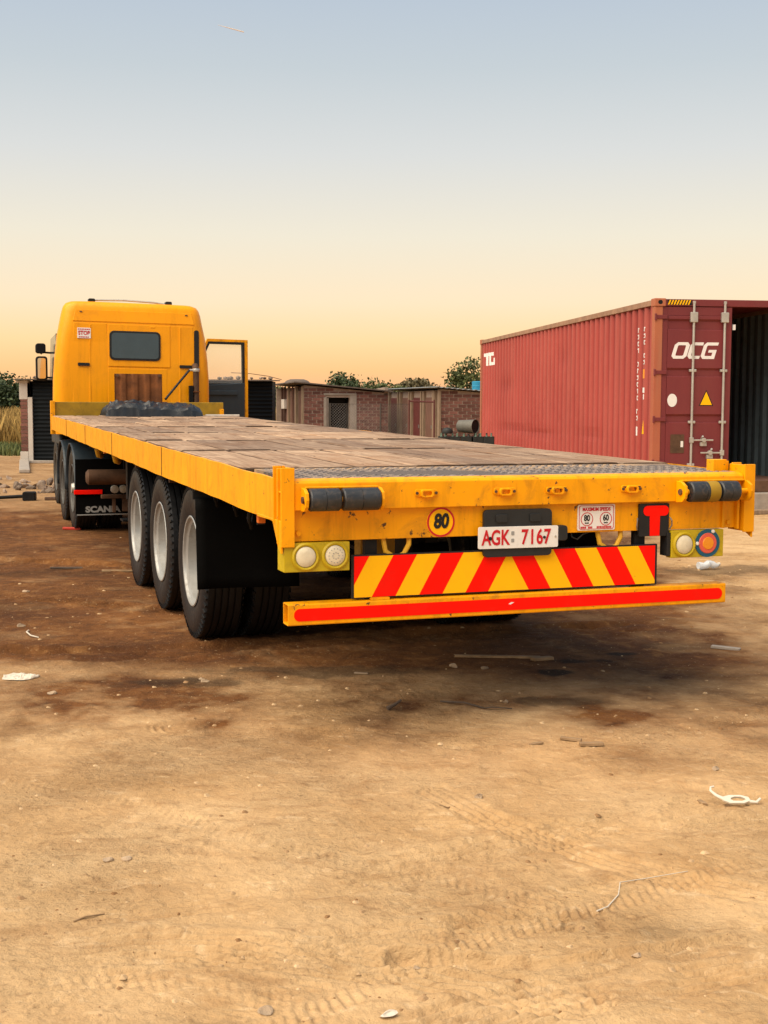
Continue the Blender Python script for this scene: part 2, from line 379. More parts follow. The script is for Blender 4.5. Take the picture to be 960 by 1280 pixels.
# ------------------------------------------------------------------ noise for terrain
def vnoise(x, y, seed=0):
    xi = np.floor(x).astype(np.int64); yi = np.floor(y).astype(np.int64); fx = x-xi; fy = y-yi
    fx = fx*fx*(3-2*fx); fy = fy*fy*(3-2*fy)
    def h(a, b):
        n = (a*374761393+b*668265263+seed*974711) & 0xffffffff
        n = ((n ^ (n >> 13))*1274126177) & 0xffffffff
        return ((n ^ (n >> 16)) & 0xffff)/65535.
    return (h(xi, yi)*(1-fx)+h(xi+1, yi)*fx)*(1-fy)+(h(xi, yi+1)*(1-fx)+h(xi+1, yi+1)*fx)*fy
def fbm(x, y, sc_, oct_=4, seed=0, gain=.5):
    s = np.zeros_like(x); a = 1.; t = 0.
    for k in range(oct_):
        s += a*(vnoise(x*sc_+17.3*k, y*sc_-9.1*k, seed+k)-.5); t += a; a *= gain; sc_ *= 2.03
    return s/t*2
def sstep(a, b, x):
    t = np.clip((x-a)/(b-a), 0, 1); return t*t*(3-2*t)
def poly_dist(x, y, pts):
    best = np.full(x.shape, 1e9); sarc = np.zeros_like(x); side = np.zeros_like(x); acc = 0.
    for (ax, ay), (bx, by) in zip(pts[:-1], pts[1:]):
        dx, dy = bx-ax, by-ay; L = math.hypot(dx, dy)
        t = np.clip(((x-ax)*dx+(y-ay)*dy)/(L*L), 0, 1)
        ex = x-ax-t*dx; ey = y-ay-t*dy; dd = np.hypot(ex, ey)
        m_ = dd < best; best = np.where(m_, dd, best); sarc = np.where(m_, acc+t*L, sarc)
        side = np.where(m_, np.sign(dx*ey-dy*ex), side); acc += L
    return best, sarc, best*side
def curve_pts(pts, n=24):
    """Catmull-Rom through 2d points"""
    P = [np.array(p, float) for p in pts]; P = [2*P[0]-P[1]]+P+[2*P[-1]-P[-2]]; out_ = []
    for i in range(1, len(P)-2):
        for k in range(n):
            t = k/n; out_.append(.5*(2*P[i]+(P[i+1]-P[i-1])*t+(2*P[i-1]-5*P[i]+4*P[i+1]-P[i+2])*t*t+(3*P[i]-P[i-1]-3*P[i+1]+P[i+2])*t**3))
    out_.append(P[-2]); return [tuple(p) for p in out_]
TRACKS = [  # (points, half width, kind, depth)
    ([(-.75, 2.75), (-.30, 3.11), (.19, 3.58), (.81, 3.98), (1.36, 4.36), (2.3, 4.9), (4, 5.6)], .12, 'lug', .0075),
    ([(-.5, 2.55), (.10, 3.00), (.53, 3.24), (1.10, 3.45), (1.9, 3.70), (3.2, 4.0)], .13, 'line', .013),
    ([(.05, 3.46), (.45, 3.40), (.73, 3.46), (1.13, 3.60), (2.2, 4.05)], .05, 'rut', .020),
    ([(-2.6, 3.62), (-1.1, 3.50), (-.54, 3.52), (.0, 3.40), (.5, 3.2)], .11, 'line', .012),
    ([(-2.6, 3.40), (-1.1, 3.72), (-.4, 3.92), (.35, 4.30), (1.4, 4.9), (3., 5.9)], .12, 'line', .010),
    ([(-2.4, 3.05), (-1.2, 3.30), (-.5, 3.42), (.0, 3.62), (.5, 3.70)], .10, 'line', .008),
    ([(-2., 2.9), (-1.0, 3.25), (-.45, 3.20), (-.1, 3.0)], .12, 'lug', .0055),
    ([(-3, 5.6), (-1.2, 4.9), (-.5, 4.4), (.1, 4.05), (.6, 3.72)], .10, 'lug', .0045),
    ([(.2, 5.0), (.5, 4.5), (.9, 4.1), (1.4, 3.8)], .09, 'line', .007),
    ([(-.3, 4.6), (.3, 4.62), (1.0, 4.52), (1.8, 4.7), (3., 5.2)], .10, 'line', .008),
    ([(-6, 8.2), (-2.4, 7.78), (-1.45, 7.85), (-.2, 8.3), (2, 8.9)], .22, 'rut', .030),
    ([(-7, 11.5), (-3, 10.2), (-1.8, 9.6), (0, 8.8)], .16, 'line', .016),
    ([(-7, 13.5), (-3.4, 12.4), (-2.4, 11.9), (-1.6, 11.4)], .20, 'rut', .03),
    ([(-1, 6.0), (.8, 5.75), (2.5, 6.6), (5, 8)], .14, 'line', .008),
    ([(2.4, 14), (3.2, 11), (4.2, 9), (6, 7)], .16, 'line', .014)]
TRACKS = [(curve_pts(p, 10), a, k, d_) for p, a, k, d_ in TRACKS]
def ground_z(x, y):
    x = np.asarray(x, float); y = np.asarray(y, float)
    r = np.hypot(x, y); near = 1-sstep(14, 40, r)
    z = .009*fbm(x, y, .55, 3, 3)+.010*fbm(x, y, 2.2, 4, 5)*near+.0070*fbm(x, y, 9., 5, 9, .66)*near+.0050*np.maximum(fbm(x, y, 22., 3, 15, .6)-.05, 0)*(.3+np.clip(2.5*fbm(x, y, .9, 3, 17), 0, 1.3))*near
    clod = fbm(x, y, 5.5, 4, 21, .6); z += .014*np.maximum(clod-.18, 0)*near; z += .006*np.maximum(fbm(x, y, 13., 3, 61, .6)-.15, 0)*near
    for pts, hw, kind, dep in TRACKS:
        dep = dep*1.45
        P = np.array(pts); m_ = (x > P[:, 0].min()-.5) & (x < P[:, 0].max()+.5) & (y > P[:, 1].min()-.5) & (y < P[:, 1].max()+.5)
        if not m_.any(): continue
        dd, s, sd = poly_dist(x[m_], y[m_], pts)
        wob = fbm(x[m_], y[m_], 3., 3, 33); fade = np.clip(.62+1.3*wob, .0, 1.)*(.8+.5*fbm(x[m_], y[m_], 14., 3, 35))
        ins = 1-sstep(hw*.82, hw*1.05, dd+.015*wob); rim = np.exp(-((dd-hw*1.12)/(.25*hw))**2)
        if kind == 'lug':
            ph = s/.036+np.abs(sd)*14.+.35*wob; lug = np.sin(2*math.pi*ph); lug = np.tanh(2.2*lug)
            ctr = np.exp(-(sd/.018)**2)
            q = ins*(-.35*dep+.42*dep*lug*(1-ctr)*(np.abs(sd) > .012))+rim*.4*dep
        elif kind == 'line':
            q = ins*(-.6*dep+.42*dep*1.35*np.tanh(2*np.sin(2*math.pi*sd/.039+.8*wob)))+rim*.55*dep
        else:
            q = -dep*ins*(.75+.25*np.sin(2*math.pi*sd/.07))+rim*dep*.6
        z[m_] += q*fade
    return z

# ------------------------------------------------------------------ ground
def ground_mat():
    m, nt, b = newmat('bare_earth'); v = coords(nt, 'Object')
    brown_mask = N(nt, 'ShaderNodeAttribute', attribute_name='brown_mask').outputs['Fac']
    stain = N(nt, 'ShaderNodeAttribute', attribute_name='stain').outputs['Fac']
    veld = N(nt, 'ShaderNodeAttribute', attribute_name='veld').outputs['Fac']
    n1 = noise(nt, .9, 8, v, .4, .62); n2 = noise(nt, 6, 8, v, .5, .68); n3 = noise(nt, 38, 6, v, .2, .7); n4 = noise(nt, 150, 4, v, 0, .7)
    mp = N(nt, 'ShaderNodeMapping'); mp.inputs['Rotation'].default_value = (0, 0, R(-24)); mp.inputs['Scale'].default_value = (.8, 1.35, 1); nt.links.new(v, mp.inputs[0])
    sc1 = noise(nt, 2.6, 9, mp.outputs[0], 1.4, .68); sc2 = noise(nt, 11, 7, mp.outputs[0], 1.0, .70)
    zone = remap(nt, noise(nt, .75, 4, v, .6, .6), .40, .62)                  # loose churned earth against packed dust
    dry = mixc(nt, remap(nt, n1, .33, .67), (.43, .256, .112), (.59, .396, .206))
    dry = mixc(nt, remap(nt, sc1, .50, .70, 0, .6), dry, (.285, .150, .060))
    dry = mixc(nt, mul(nt, remap(nt, sc2, .56, .70, 0, .6), remap(nt, zone, 0, 1, .45, 1)), dry, (.185, .085, .030))
    dry = mixc(nt, remap(nt, sc2, .44, .30, 0, .6), dry, (.68, .485, .28))
    brown_soil = mixc(nt, remap(nt, n1, .35, .65), (.085, .030, .008), (.185, .074, .020))
    brown_soil = mixc(nt, remap(nt, n2, .50, .70, 0, .8), brown_soil, (.050, .019, .006))
    brown_soil = mixc(nt, remap(nt, n2, .46, .28, 0, .6), brown_soil, (.33, .165, .055))
    c = mixc(nt, brown_mask, dry, brown_soil)  # blends to the darker brown soil by the vertex mask
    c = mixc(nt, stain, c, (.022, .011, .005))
    c = mixc(nt, veld, c, mixc(nt, n1, (.30, .19, .06), (.20, .17, .06)))
    c = mixc(nt, mul(nt, remap(nt, n3, .55, .68, 0, .75), remap(nt, zone, 0, 1, .4, 1)), c, mixc(nt, .65, c, (.085, .040, .014)))
    c = mixc(nt, remap(nt, n3, .40, .28, 0, .45), c, (.70, .50, .28))
    nt.links.new(c, b.inputs['Base Color']); b.inputs['Roughness'].default_value = .95; b.inputs['Specular IOR Level'].default_value = .2
    fine = mul(nt, mul(nt, n3, .85), mul(nt, n4, .25), 'ADD')
    h = mul(nt, mul(nt, fine, remap(nt, zone, 0, 1, .25, 1.)), mul(nt, mul(nt, n2, .8), mul(nt, sc2, .3), 'ADD'), 'ADD')
    bump(nt, b, h, 1.0, .024); return m
def build_ground():
    a_front = np.linspace(R(-20), R(20), 640); a_rest = np.linspace(R(20), R(340), 90)[1:-1]
    ang = np.concatenate([a_front, a_rest])
    rr = [.3, .8, 1.4, 2.0, 2.5, 2.8]
    r = 2.95
    while r < 14: rr.append(r); r *= 1.0021*(1+.0009*(r > 8)) if r < 14 else 1.02
    while r < 60: rr.append(r); r *= 1.012
    while r < 4000: rr.append(r); r *= 1.12
    rr = np.array(rr)
    A, RR = np.meshgrid(ang, rr); x = RR*np.sin(A); y = RR*np.cos(A); z = ground_z(x, y)
    nr, na = x.shape
    co = np.stack([x, y, z], -1).reshape(-1, 3)
    i, j = np.meshgrid(np.arange(nr-1), np.arange(na), indexing='ij'); j2 = (j+1) % na
    q = np.stack([i*na+j, (i+1)*na+j, (i+1)*na+j2, i*na+j2], -1).reshape(-1, 4)
    me = bpy.data.meshes.new('ground'); me.vertices.add(len(co)); me.vertices.foreach_set('co', co.ravel())
    # centre cap
    nq = len(q); me.loops.add(nq*4+na); me.polygons.add(nq+1)
    me.loops.foreach_set('vertex_index', np.concatenate([q[:, ::-1].ravel(), np.arange(na)[::-1]]).astype(np.int32))
    me.polygons.foreach_set('loop_start', np.concatenate([np.arange(nq)*4, [nq*4]]).astype(np.int32))
    me.update(calc_edges=True); me.validate()
    me.shade_smooth()
    X, Y = co[:, 0], co[:, 1]
    n_a = fbm(X, Y, .7, 5, 41); n_b = fbm(X, Y, 2.6, 5, 57, .6)
    # darker red-brown soil around and under the trailer, dry dust in front and to the right
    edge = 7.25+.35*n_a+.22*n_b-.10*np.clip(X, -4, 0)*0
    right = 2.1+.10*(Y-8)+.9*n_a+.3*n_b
    brown_mask = sstep(-.35, .55, Y-edge)*(1-sstep(-.5, .9, X-right))*(1-.55*sstep(17.0, 20.5, Y+.6*n_a))
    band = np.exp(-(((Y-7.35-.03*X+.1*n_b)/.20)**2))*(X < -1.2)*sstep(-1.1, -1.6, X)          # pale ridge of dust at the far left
    brown_mask = brown_mask*(1-.75*band)+.42*sstep(.0, .7, n_a+.3*n_b)*np.exp(-((Y-6.2)/1.0)**2)
    brown_mask += .35*np.exp(-((X-.6)/1.6)**2-((Y-6.7)/.55)**2)*(.6+n_b)
    brown_mask += .4*sstep(2.2, 4., X)*np.exp(-((Y-11.8-.2*n_a)/1.0)**2)
    brown_mask += np.clip(.42+.5*n_a+.45*n_b, 0, .85)*np.exp(-((Y-6.35)/1.05)**2)
    brown_mask = np.clip(brown_mask*(1.12+.6*n_b), 0, 1)
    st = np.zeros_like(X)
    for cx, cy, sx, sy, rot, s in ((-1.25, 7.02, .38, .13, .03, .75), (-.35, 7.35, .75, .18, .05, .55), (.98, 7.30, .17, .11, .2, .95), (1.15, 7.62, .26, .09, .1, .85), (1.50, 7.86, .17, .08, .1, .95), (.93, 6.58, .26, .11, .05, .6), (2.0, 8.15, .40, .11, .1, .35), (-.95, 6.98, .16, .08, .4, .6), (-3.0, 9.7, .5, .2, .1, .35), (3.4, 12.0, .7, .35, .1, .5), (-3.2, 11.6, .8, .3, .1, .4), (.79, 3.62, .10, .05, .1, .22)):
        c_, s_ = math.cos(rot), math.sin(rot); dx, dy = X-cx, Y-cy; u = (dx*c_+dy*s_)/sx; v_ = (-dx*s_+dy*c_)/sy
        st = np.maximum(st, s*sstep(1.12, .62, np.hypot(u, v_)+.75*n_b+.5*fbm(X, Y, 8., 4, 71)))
    veld = sstep(38, 44, Y+1.5*n_a)
    veld = np.maximum(veld, sstep(70, 90, np.hypot(X, Y)))
    for nm, val in (('brown_mask', brown_mask), ('stain', np.clip(st, 0, 1)), ('veld', np.clip(veld, 0, 1))):
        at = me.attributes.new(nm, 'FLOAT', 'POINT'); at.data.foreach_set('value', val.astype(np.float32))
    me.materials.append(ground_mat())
    o = bpy.data.objects.new('ground', me); col.objects.link(o); tag(o, kind='structure'); return o
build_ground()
def gz(x, y): return float(ground_z(np.array([x]), np.array([y]))[0])

# ------------------------------------------------------------------ flatbed trailer
TX, TY, YAW = -.4702, 5.7438, .3337
SL = .014; W = 2.53; L = 12.97; H = 1.2156
tr = empty('flatbed_trailer', (TX, TY, 0), YAW, 'long yellow flatbed trailer with worn timber deck parked behind the yellow cab', 'trailer')

# deck frame and planks
mb = MB()
for k in range(18): y = .35+k*.74; mb.box(.10, W-.10, y, y+.07, H-.13, H-.035)
deck = mb.shear(SL).build('deck', M['chassis'], tr)
edges_v = [.80, 2.66, 4.22, 5.88, 7.60, 9.25, 10.95, L-.02]
nP = 8; pw = (W-.026)/nP
plank_cache = {}
for si in range(len(edges_v)-1):
    ya, yb = edges_v[si]+.012, edges_v[si+1]-.012
    sec_lift = random.uniform(-.001, .005)
    for k in range(nP):
        xa = .013+k*pw+.0055; xb = .013+(k+1)*pw-.0055; n = 6
        mb = MB(); ws = [random.uniform(-.003, .003) for _ in range(n+3)]; ja = random.uniform(-.014, .014); jb = random.uniform(-.014, .014)
        vs_ = []; grime = []; lift = random.uniform(-.004, .006)+sec_lift
        tl = [0, .05]+[i/n for i in range(1, n)]+[.95, 1]; n2_ = len(tl)-1
        for i, t in enumerate(tl):
            yy = ya+ja*(i == 0)+(yb+jb*(i == n2_)-ya)*t; e1 = random.uniform(-.0025, .0025); e2 = random.uniform(-.0025, .0025)
            gm = 1. if i in (0, n2_) else random.uniform(0, .25)
            for dx, zz, ge in ((xa+e1, H-.034, 1), (xb+e2, H-.034, 1), (xb+e2, H-.004, 1), (xb+e2-.016, H+.001+lift+ws[i]*.6, 0), (xa+e1+.016, H+.001+lift+ws[i]*.6, 0), (xa+e1, H-.004, 1)):
                vs_.append((dx, yy, zz+SL*yy)); grime.append(max(gm, ge))
        n_ = n2_
        fs_ = [(i*6+q, i*6+(q+1) % 6, (i+1)*6+(q+1) % 6, (i+1)*6+q) for i in range(n_) for q in range(6)]+[tuple(range(6)), tuple(range(n_*6+5, n_*6-1, -1))]
        mb.add(vs_, fs_); po = mb.build('plank', M['plank'], deck)
        at_ = po.data.attributes.new('grime', 'FLOAT', 'POINT'); at_.data.foreach_set('value', grime)
# tread plate at the rear
mb = MB(); mb.box(.066, W-.066, .045, .795, H-.03, H-.002); mb.shear(SL).build('tread_plate', M['tread'], tr)

mb = MB(); row = 0; y = .075
while y < .77:
    x = .10+(.024 if row % 2 else 0)
    while x < W-.10:
        if vnoise(np.array([x*2.1]), np.array([y*3.0]), 77)[0] > .26+.5*max(0, (y-.55)/.25)*.6:
            a_ = R(45 if (row+int(round(x/.048))) % 2 else -45); ux, uy = math.cos(a_)*.017, math.sin(a_)*.017; px_, py_ = -math.sin(a_)*.006, math.cos(a_)*.006; z_ = H-.0022; h_ = .0032
            q = [(x-ux-px_, y-uy-py_, z_), (x+ux-px_, y+uy-py_, z_), (x+ux+px_, y+uy+py_, z_), (x-ux+px_, y-uy+py_, z_)]
            mb.add(q+[(x+(a-x)*.75, y+(b-y)*.75, z_+h_) for a, b, c in q], [(4, 5, 6, 7), (0, 1, 5, 4), (1, 2, 6, 5), (2, 3, 7, 6), (3, 0, 4, 7)])
        x += .048
    y += .040; row += 1
tag(mb.shear(SL).build('tread_bars', M['tread_bar'], tr), kind='stuff')

# side rails: worn angle with dents, gusset at the rear
def rail(side):
    mb = MB(); n = 52; x0 = 0 if side < 0 else W
    ys = [.13+(L-.13)*i/n for i in range(n+1)]; vs_ = []
    for i, y in enumerate(ys):
        dz = random.uniform(-.0035, .0035); dx = random.uniform(-.004, .004); hh = .205-.012*min(1, max(0, (y-9)/3))
        if abs(y-3.3) < .3: dz -= .004
        s_ = 1 if side < 0 else -1
        for ax_, az in ((0, H-hh), (0, H-.004), (.012, H-.003), (.012, H-.008), (.010, H-.012), (.010, H-hh)):
            vs_.append((x0+s_*(ax_+dx*(ax_ < .02)), y, az+dz+SL*y))
    fs_ = [(i*6+q, i*6+(q+1) % 6, (i+1)*6+(q+1) % 6, (i+1)*6+q) for i in range(n) for q in range(6)]+[tuple(range(6)), tuple(range(n*6+5, n*6-1, -1))]
    mb.add(vs_, fs_); return mb.build('side_rail', M['yellow_rail'], tr, smooth=30)
rl = rail(-1); rail(1)
for y in (3.32, 6.1, 8.4, 10.6):           # welded joints on the near rail
    MB().box(-.004, -.0005, y, y+.008, H-.203, H-.004).shear(SL).build('weld_seam', M['brown_metal'], rl)
for s_, x0 in ((-1, 0.0), (1, W)):
    mb = MB(); pts = [(.0, H-.34), (.055, H-.315), (.16, H-.20), (.46, H-.205), (.46, H-.19), (.0, H-.19)]
    mb.prism(pts, 'x', x0+(.001 if s_ < 0 else -.012), x0+(.011 if s_ < 0 else -.001)); mb.build('gusset', M['yellow_rail'], tr, bevel=.002)

# corner posts: two upright flanges on a web
def post(x0, s_, z0, z1, y0=0.):
    mb = MB()
    o_ = lambda a: x0+s_*a
    mb.box(o_(0), o_(.064), y0-.010, y0+.003, z0, z1)                  # rear flange
    mb.box(o_(.052), o_(.064), y0+.003, y0+.13, z0+.005, z1-.002)       # inner web
    mb.box(o_(-.004), o_(.052), y0+.045, y0+.058, z0+.012, z1-.004)     # middle flange
    mb.box(o_(-.004), o_(.052), y0+.118, y0+.13, z0+.10, z1+.004)       # front flange
    mb.box(o_(.002), o_(.050), y0+.003, y0+.045, z1-.115, z1-.108)
    return mb.build('corner_post', M['yellow'], tr, bevel=.0025)
post(0, 1, .905, 1.268); post(W, -1, .905, 1.256)
MB().box(2.365, 2.447, .125, .19, H-.01, 1.276).build('stake_pocket', M['yellow'], tr, bevel=.003)
MB().box(2.447, 2.466, .135, .15, H-.01, 1.268).build('stake_pocket_flange', M['yellow'], tr, bevel=.002)
# rear beams: upper with sloped lip, lower set back
mb = MB(); mb.prism([(-.002, 1.072), (-.002, 1.196), (.008, 1.207), (.044, 1.217), (.044, 1.19), (.012, 1.18), (.012, 1.072)], 'x', .066, W-.066)
ub = mb.build('rear_beam', M['yellow'], tr, bevel=.003)
mb = MB(); mb.box(.066, W-.166, .032, .044, .926, 1.071); mb.box(.066, W-.166, .044, .13, .926, .938)
mb.build('lower_rear_beam', M['yellow'], tr, bevel=.002)
mb = MB(); mb.box(W-.166, W-.066, .036, .046, .926, 1.071); mb.box(W-.175, W-.160, .018, .036, .926, 1.071); mb.box(W-.09, W-.075, .012, .036, .92, 1.071)
mb.build('rear_beam_end', M['yellow'], tr, bevel=.002)
MB().cyl((W-.13, .026, .955), (W-.13, .036, .955), .012, n=8).build('bolt', M['yellow'], tr)
MB().cyl((.09, .018, .965), (.09, .032, .965), .012, n=8).build('bolt', M['yellow'], tr)
# lashing brackets
for i, x in enumerate((.705, 1.11, 1.389, 1.802)):
    z = 1.142; mb = MB()
    mb.prism(rrect(x-.058, x+.058, z-.016, z+.018, .012, 3), 'y', -.012, -.003)
    frame(mb, rrect(x-.032, x+.032, z-.020, z+.016, .012, 3), rrect(x-.022, x+.022, z-.012, z+.008, .006, 3), 'y', -.030, -.010)
    lb = mb.build('lashing_bracket', M['yellow'], tr, bevel=.002)
    mb = MB()
    for dx in (-.048, .048): mb.cyl((x+dx, -.019, z), (x+dx, -.012, z), .007, n=8)
    mb.build('bolt', M['brown_metal'], lb)
    if i >= 2:
        mb = MB(); mb.prism([(x-.05, z+.012), (x-.02, z+.014), (x-.008, z-.004), (x-.03, z+.002)], 'y', -.0135, -.0115)
        mb.prism([(x+.014, z+.012), (x+.05, z+.014), (x+.055, z-.008), (x+.036, z-.002), (x+.02, z-.012)], 'y', -.0135, -.0115)
        mb.build('paint_chip', M['brown_metal'], lb)
# rubber buffer rollers in yellow brackets
for x0, x1, side in ((.098, .470, 0), (2.066, 2.462, 1)):
    mb = MB(); z0, z1 = 1.068, 1.178; zc = .5*(z0+z1)
    cheek = lambda: [(-.003, z0), (-.003, z1), (-.05, z1-.004), (-.085, zc+.032), (-.092, zc), (-.085, zc-.03), (-.06, z0+.004)]
    mb.prism(cheek(), 'x', x0-.004, x0+.012); mb.prism(cheek(), 'x', x1-.012, x1+.002)
    mb.box(x0+.012, x1-.012, -.035, -.004, z1-.004, z1+.004)
    br = mb.build('roller_bracket', M['yellow'], tr, bevel=.002)
    MB().cyl((x0+.008, -.052, zc), (x1-.008, -.052, zc), .014, n=12).build('axle_pin', M['yellow'], br, smooth=True)
    seg = [(x0+.020, x0+.165), (x0+.178, x1-.018)] if side == 0 else [(x0+.036, x0+.205), (x0+.214, x1-.075)]
    for a, b in seg:
        mb = MB(); rr_ = .052; mm = (a+b)/2
        mb.lathe([(.012, a), (rr_-.006, a), (rr_, a+.006), (rr_, mm-.002), (rr_-.003, mm), (rr_, mm+.002), (rr_, b-.006), (rr_-.006, b), (.012, b)], (0, -.055, zc), 'x', 28)
        mb.build('rubber_roller', M['roller'], br, smooth=30)
    if side == 1:
        a, b = seg[0]; MB().lathe([(.0526, a+.10), (.0534, a+.104), (.0534, b-.012), (.0526, b-.008)], (0, -.055, zc), 'x', 28).build('paint_smear', M['olive_yellow'], br, smooth=True)
    MB().cyl((x0-.012, -.05, zc), (x0-.004, -.05, zc), .016, n=10).build('bolt', M['brown_metal'], br)

# lamp boxes
def lampbox(x0, x1, z0, z1, lamps, side):
    mb = MB(); mb.box(x0, x1, .004, .055, z0, z1)
    if side < 0: mb.box(x0-.0, x0+.006, .055, .12, z0, z1)
    else: mb.m = 1; mb.box(x0-.022, x0-.001, .01, .08, z0+.01, z1-.01); mb.m = 0
    b_ = mb.build('lamp_box', [M['lamp_yellow'], M['black_paint']], tr, bevel=.003)
    for x, z, kind in lamps:
        if kind == 'cream':
            mb = MB(); mb.lathe([(.066, .004), (.066, -.004), (.058, -.010), (.050, -.006), (.050, .003)], (x, 0, z), 'y', 36)
            lp = mb.build('lamp_rim', M['lamp_yellow'], b_, smooth=40)
            mb = MB(); mb.lathe([(.0005, -.013), (.02, -.0125), (.040, -.010), (.0475, -.004), (.0475, .003)], (x, 0, z), 'y', 36)
            mb.build('lamp_lens', M['lamp_cream'], b_, smooth=50)
            if x > .2 and x < 1:
                mb = MB()
                for k in range(8): a = k*math.pi/4; mb.cyl((x+.015*math.cos(a), -.0145, z+.015*math.sin(a)), (x+.015*math.cos(a), -.011, z+.015*math.sin(a)), .0028, n=6)
                for k in range(14): a = k*math.pi/7; mb.cyl((x+.033*math.cos(a), -.0125, z+.033*math.sin(a)), (x+.033*math.cos(a), -.009, z+.033*math.sin(a)), .0024, n=6)
                mb.build('lens_studs', M['letter_grey'], b_)
        else:
            MB().lathe([(.0005, -.002), (.072, -.002), (.072, .003)], (x, 0, z), 'y', 40).build('lamp_ring', M['teal'], b_, smooth=40)
            MB().lathe([(.0005, -.007), (.050, -.006), (.053, -.002)], (x, 0, z), 'y', 40).build('lamp_lens', M['coral'], b_, smooth=40)
            MB().lathe([(.0005, -.011), (.030, -.010), (.033, -.006)], (x, 0, z), 'y', 40).build('lamp_centre', M['orange'], b_, smooth=40)
            for dx, dz in ((.030, .060), (-.062, .0)): MB().lathe([(.0005, -.010), (.008, -.008), (.010, -.002)], (x+dx, 0, z+dz), 'y', 14).build('screw', M['white'], b_, smooth=True)
    return b_
lampbox(.016, .331, .788, .922, [(.118, .858, 'cream'), (.259, .860, 'cream')], -1)
lampbox(2.048, 2.356, .782, .922, [(2.120, .850, 'cream'), (2.258, .853, 'target')], 1)

# rear underrun bumper with red tape
mb = MB(); o4 = rrect(.0, .09, .540, .640, .006, 2); i4 = rrect(.006, .084, .546, .634, .004, 2)
frame(mb, o4, i4, 'x', .034, 2.374)
bp = mb.build('bumper_bar', M['yellow'], tr, bevel=.0015)
mb = MB(); mb.prism(rrect(.062, 2.352, .560, .618, .027, 6), 'y', -.0022, -.0006); mb.build('red_tape', M['red_tape'], bp)
MB().prism([(1.14, .592), (1.155, .600), (1.17, .598), (1.15, .588)], 'y', -.0032, -.0024).build('tape_scuff', M['white'], bp)
for x in (.42, 1.26, 1.86): MB().box(x, x+.06, .05, .085, .641, .93).build('bumper_bracket', M['chassis'], tr)
MB().box(.44, .53, .006, .04, .6415, .652).build('bumper_clip', M['yellow'], tr)

# chevron board
cx0, cx1, cz0, cz1 = .360, 1.967, .654, .848
mb = MB(); mb.box(cx0-.009, cx1+.014, .028, .046, cz0-.006, cz1+.007); cb_ = mb.build('chevron_board', M['black_paint'], tr, bevel=.002)
ncell = 14.; mid = 1.152; lean = .108; sw = .1195
def clip_poly(pts, a, b):
    def cut(ps, f_):
        out_ = []
        for i in range(len(ps)):
            p, q = ps[i], ps[(i+1) % len(ps)]; fp, fq = f_(p), f_(q)
            if fp >= 0: out_.append(p)
            if fp*fq < 0: t = fp/(fp-fq); out_.append((p[0]+(q[0]-p[0])*t, p[1]+(q[1]-p[1])*t))
        return out_
    ps = cut(pts, lambda p: p[0]-a); return cut(ps, lambda p: b-p[0]) if ps else ps
for sgn in (-1, 1):
    for k in range(-1, 9):
        a = k*sw; b = (k+1)*sw
        # stripe leaning towards the middle at the top
        q = [(mid+sgn*(a+lean), cz0), (mid+sgn*(b+lean), cz0), (mid+sgn*b, cz1), (mid+sgn*a, cz1)]
        lo, hi = (cx0, mid) if sgn < 0 else (mid, cx1)
        q = clip_poly(q, lo, hi)
        if len(q) < 3: continue
        red = (k % 2 == 0)
        MB().prism(q, 'y', .0258+(.0002 if sgn < 0 else 0), .0278).build('stripe', M['red_tape'] if red else M['chev_yellow'], cb_)

# number plate on a dark board
mb = MB(); mb.prism(rrect(1.008, 1.372, .822, 1.052, .022, 4), 'y', .004, .024)
mb.prism(rrect(1.07, 1.13, .99, 1.03, .008, 2), 'y', -.004, .0035); mb.prism(rrect(1.25, 1.31, .99, 1.03, .008, 2), 'y', -.004, .0035)
pb = mb.build('plate_board', M['plate_board'], tr, bevel=.002)
MB().prism(rrect(1.400, 1.452, .893, .968, .015, 3), 'y', -.010, .03).build('plate_lamp', M['plate_board'], pb, bevel=.004)
mb = MB(); mb.prism(rrect(-.213, .213, -.053, .053, .008, 3), 'y', -.003, .003)
pl = mb.build('number_plate', M['white'], tr, bevel=.001, loc=(1.188, -.004, .917), rot=(0, R(.3), 0))
text('lettering', 'AGK', .102, M['letter_red'], pl, (-.122, -.0042, -.003), sx=.68, bold=.0022, spacing=1.02)
text('lettering', '7167', .102, M['letter_red'], pl, (.092, -.0042, -.003), sx=.72, bold=.0022, spacing=1.10)
mb = MB(); mb.prism(rrect(-.040, -.024, .010, .030, .003, 2), 'y', -.0040, -.0030); mb.prism(rrect(-.040, -.024, -.024, -.006, .003, 2), 'y', -.0040, -.0030)
mb.build('emblem', M['letter_grey'], pl)
mb = MB(); mb.cyl((-.152, -.008, -.003), (-.152, -.003, -.003), .009, n=12); mb.cyl((.137, -.008, -.003), (.137, -.003, -.003), .007, n=12); mb.build('plate_screw', M['letter_black'], pl)
MB().cyl((.197, -.006, .0), (.197, -.003, .0), .005, n=10).build('plate_screw', M['steel'], pl)

# round 80 sticker
cx, cz = .796, .998
MB().lathe([(.0005, .0305), (.072, .0305), (.072, .0325)], (cx, 0, cz), 'y', 40).build('speed_disc', M['chev_yellow'], tr)
sd = MB().lathe([(.062, .0305), (.062, .0292), (.071, .0292), (.071, .0305)], (cx, 0, cz), 'y', 40).build('speed_ring', M['letter_red'], tr)
text('lettering', '80', .094, M['letter_black'], sd, (cx, .0285, cz+.002), sx=.80, bold=.004, shear=.12)

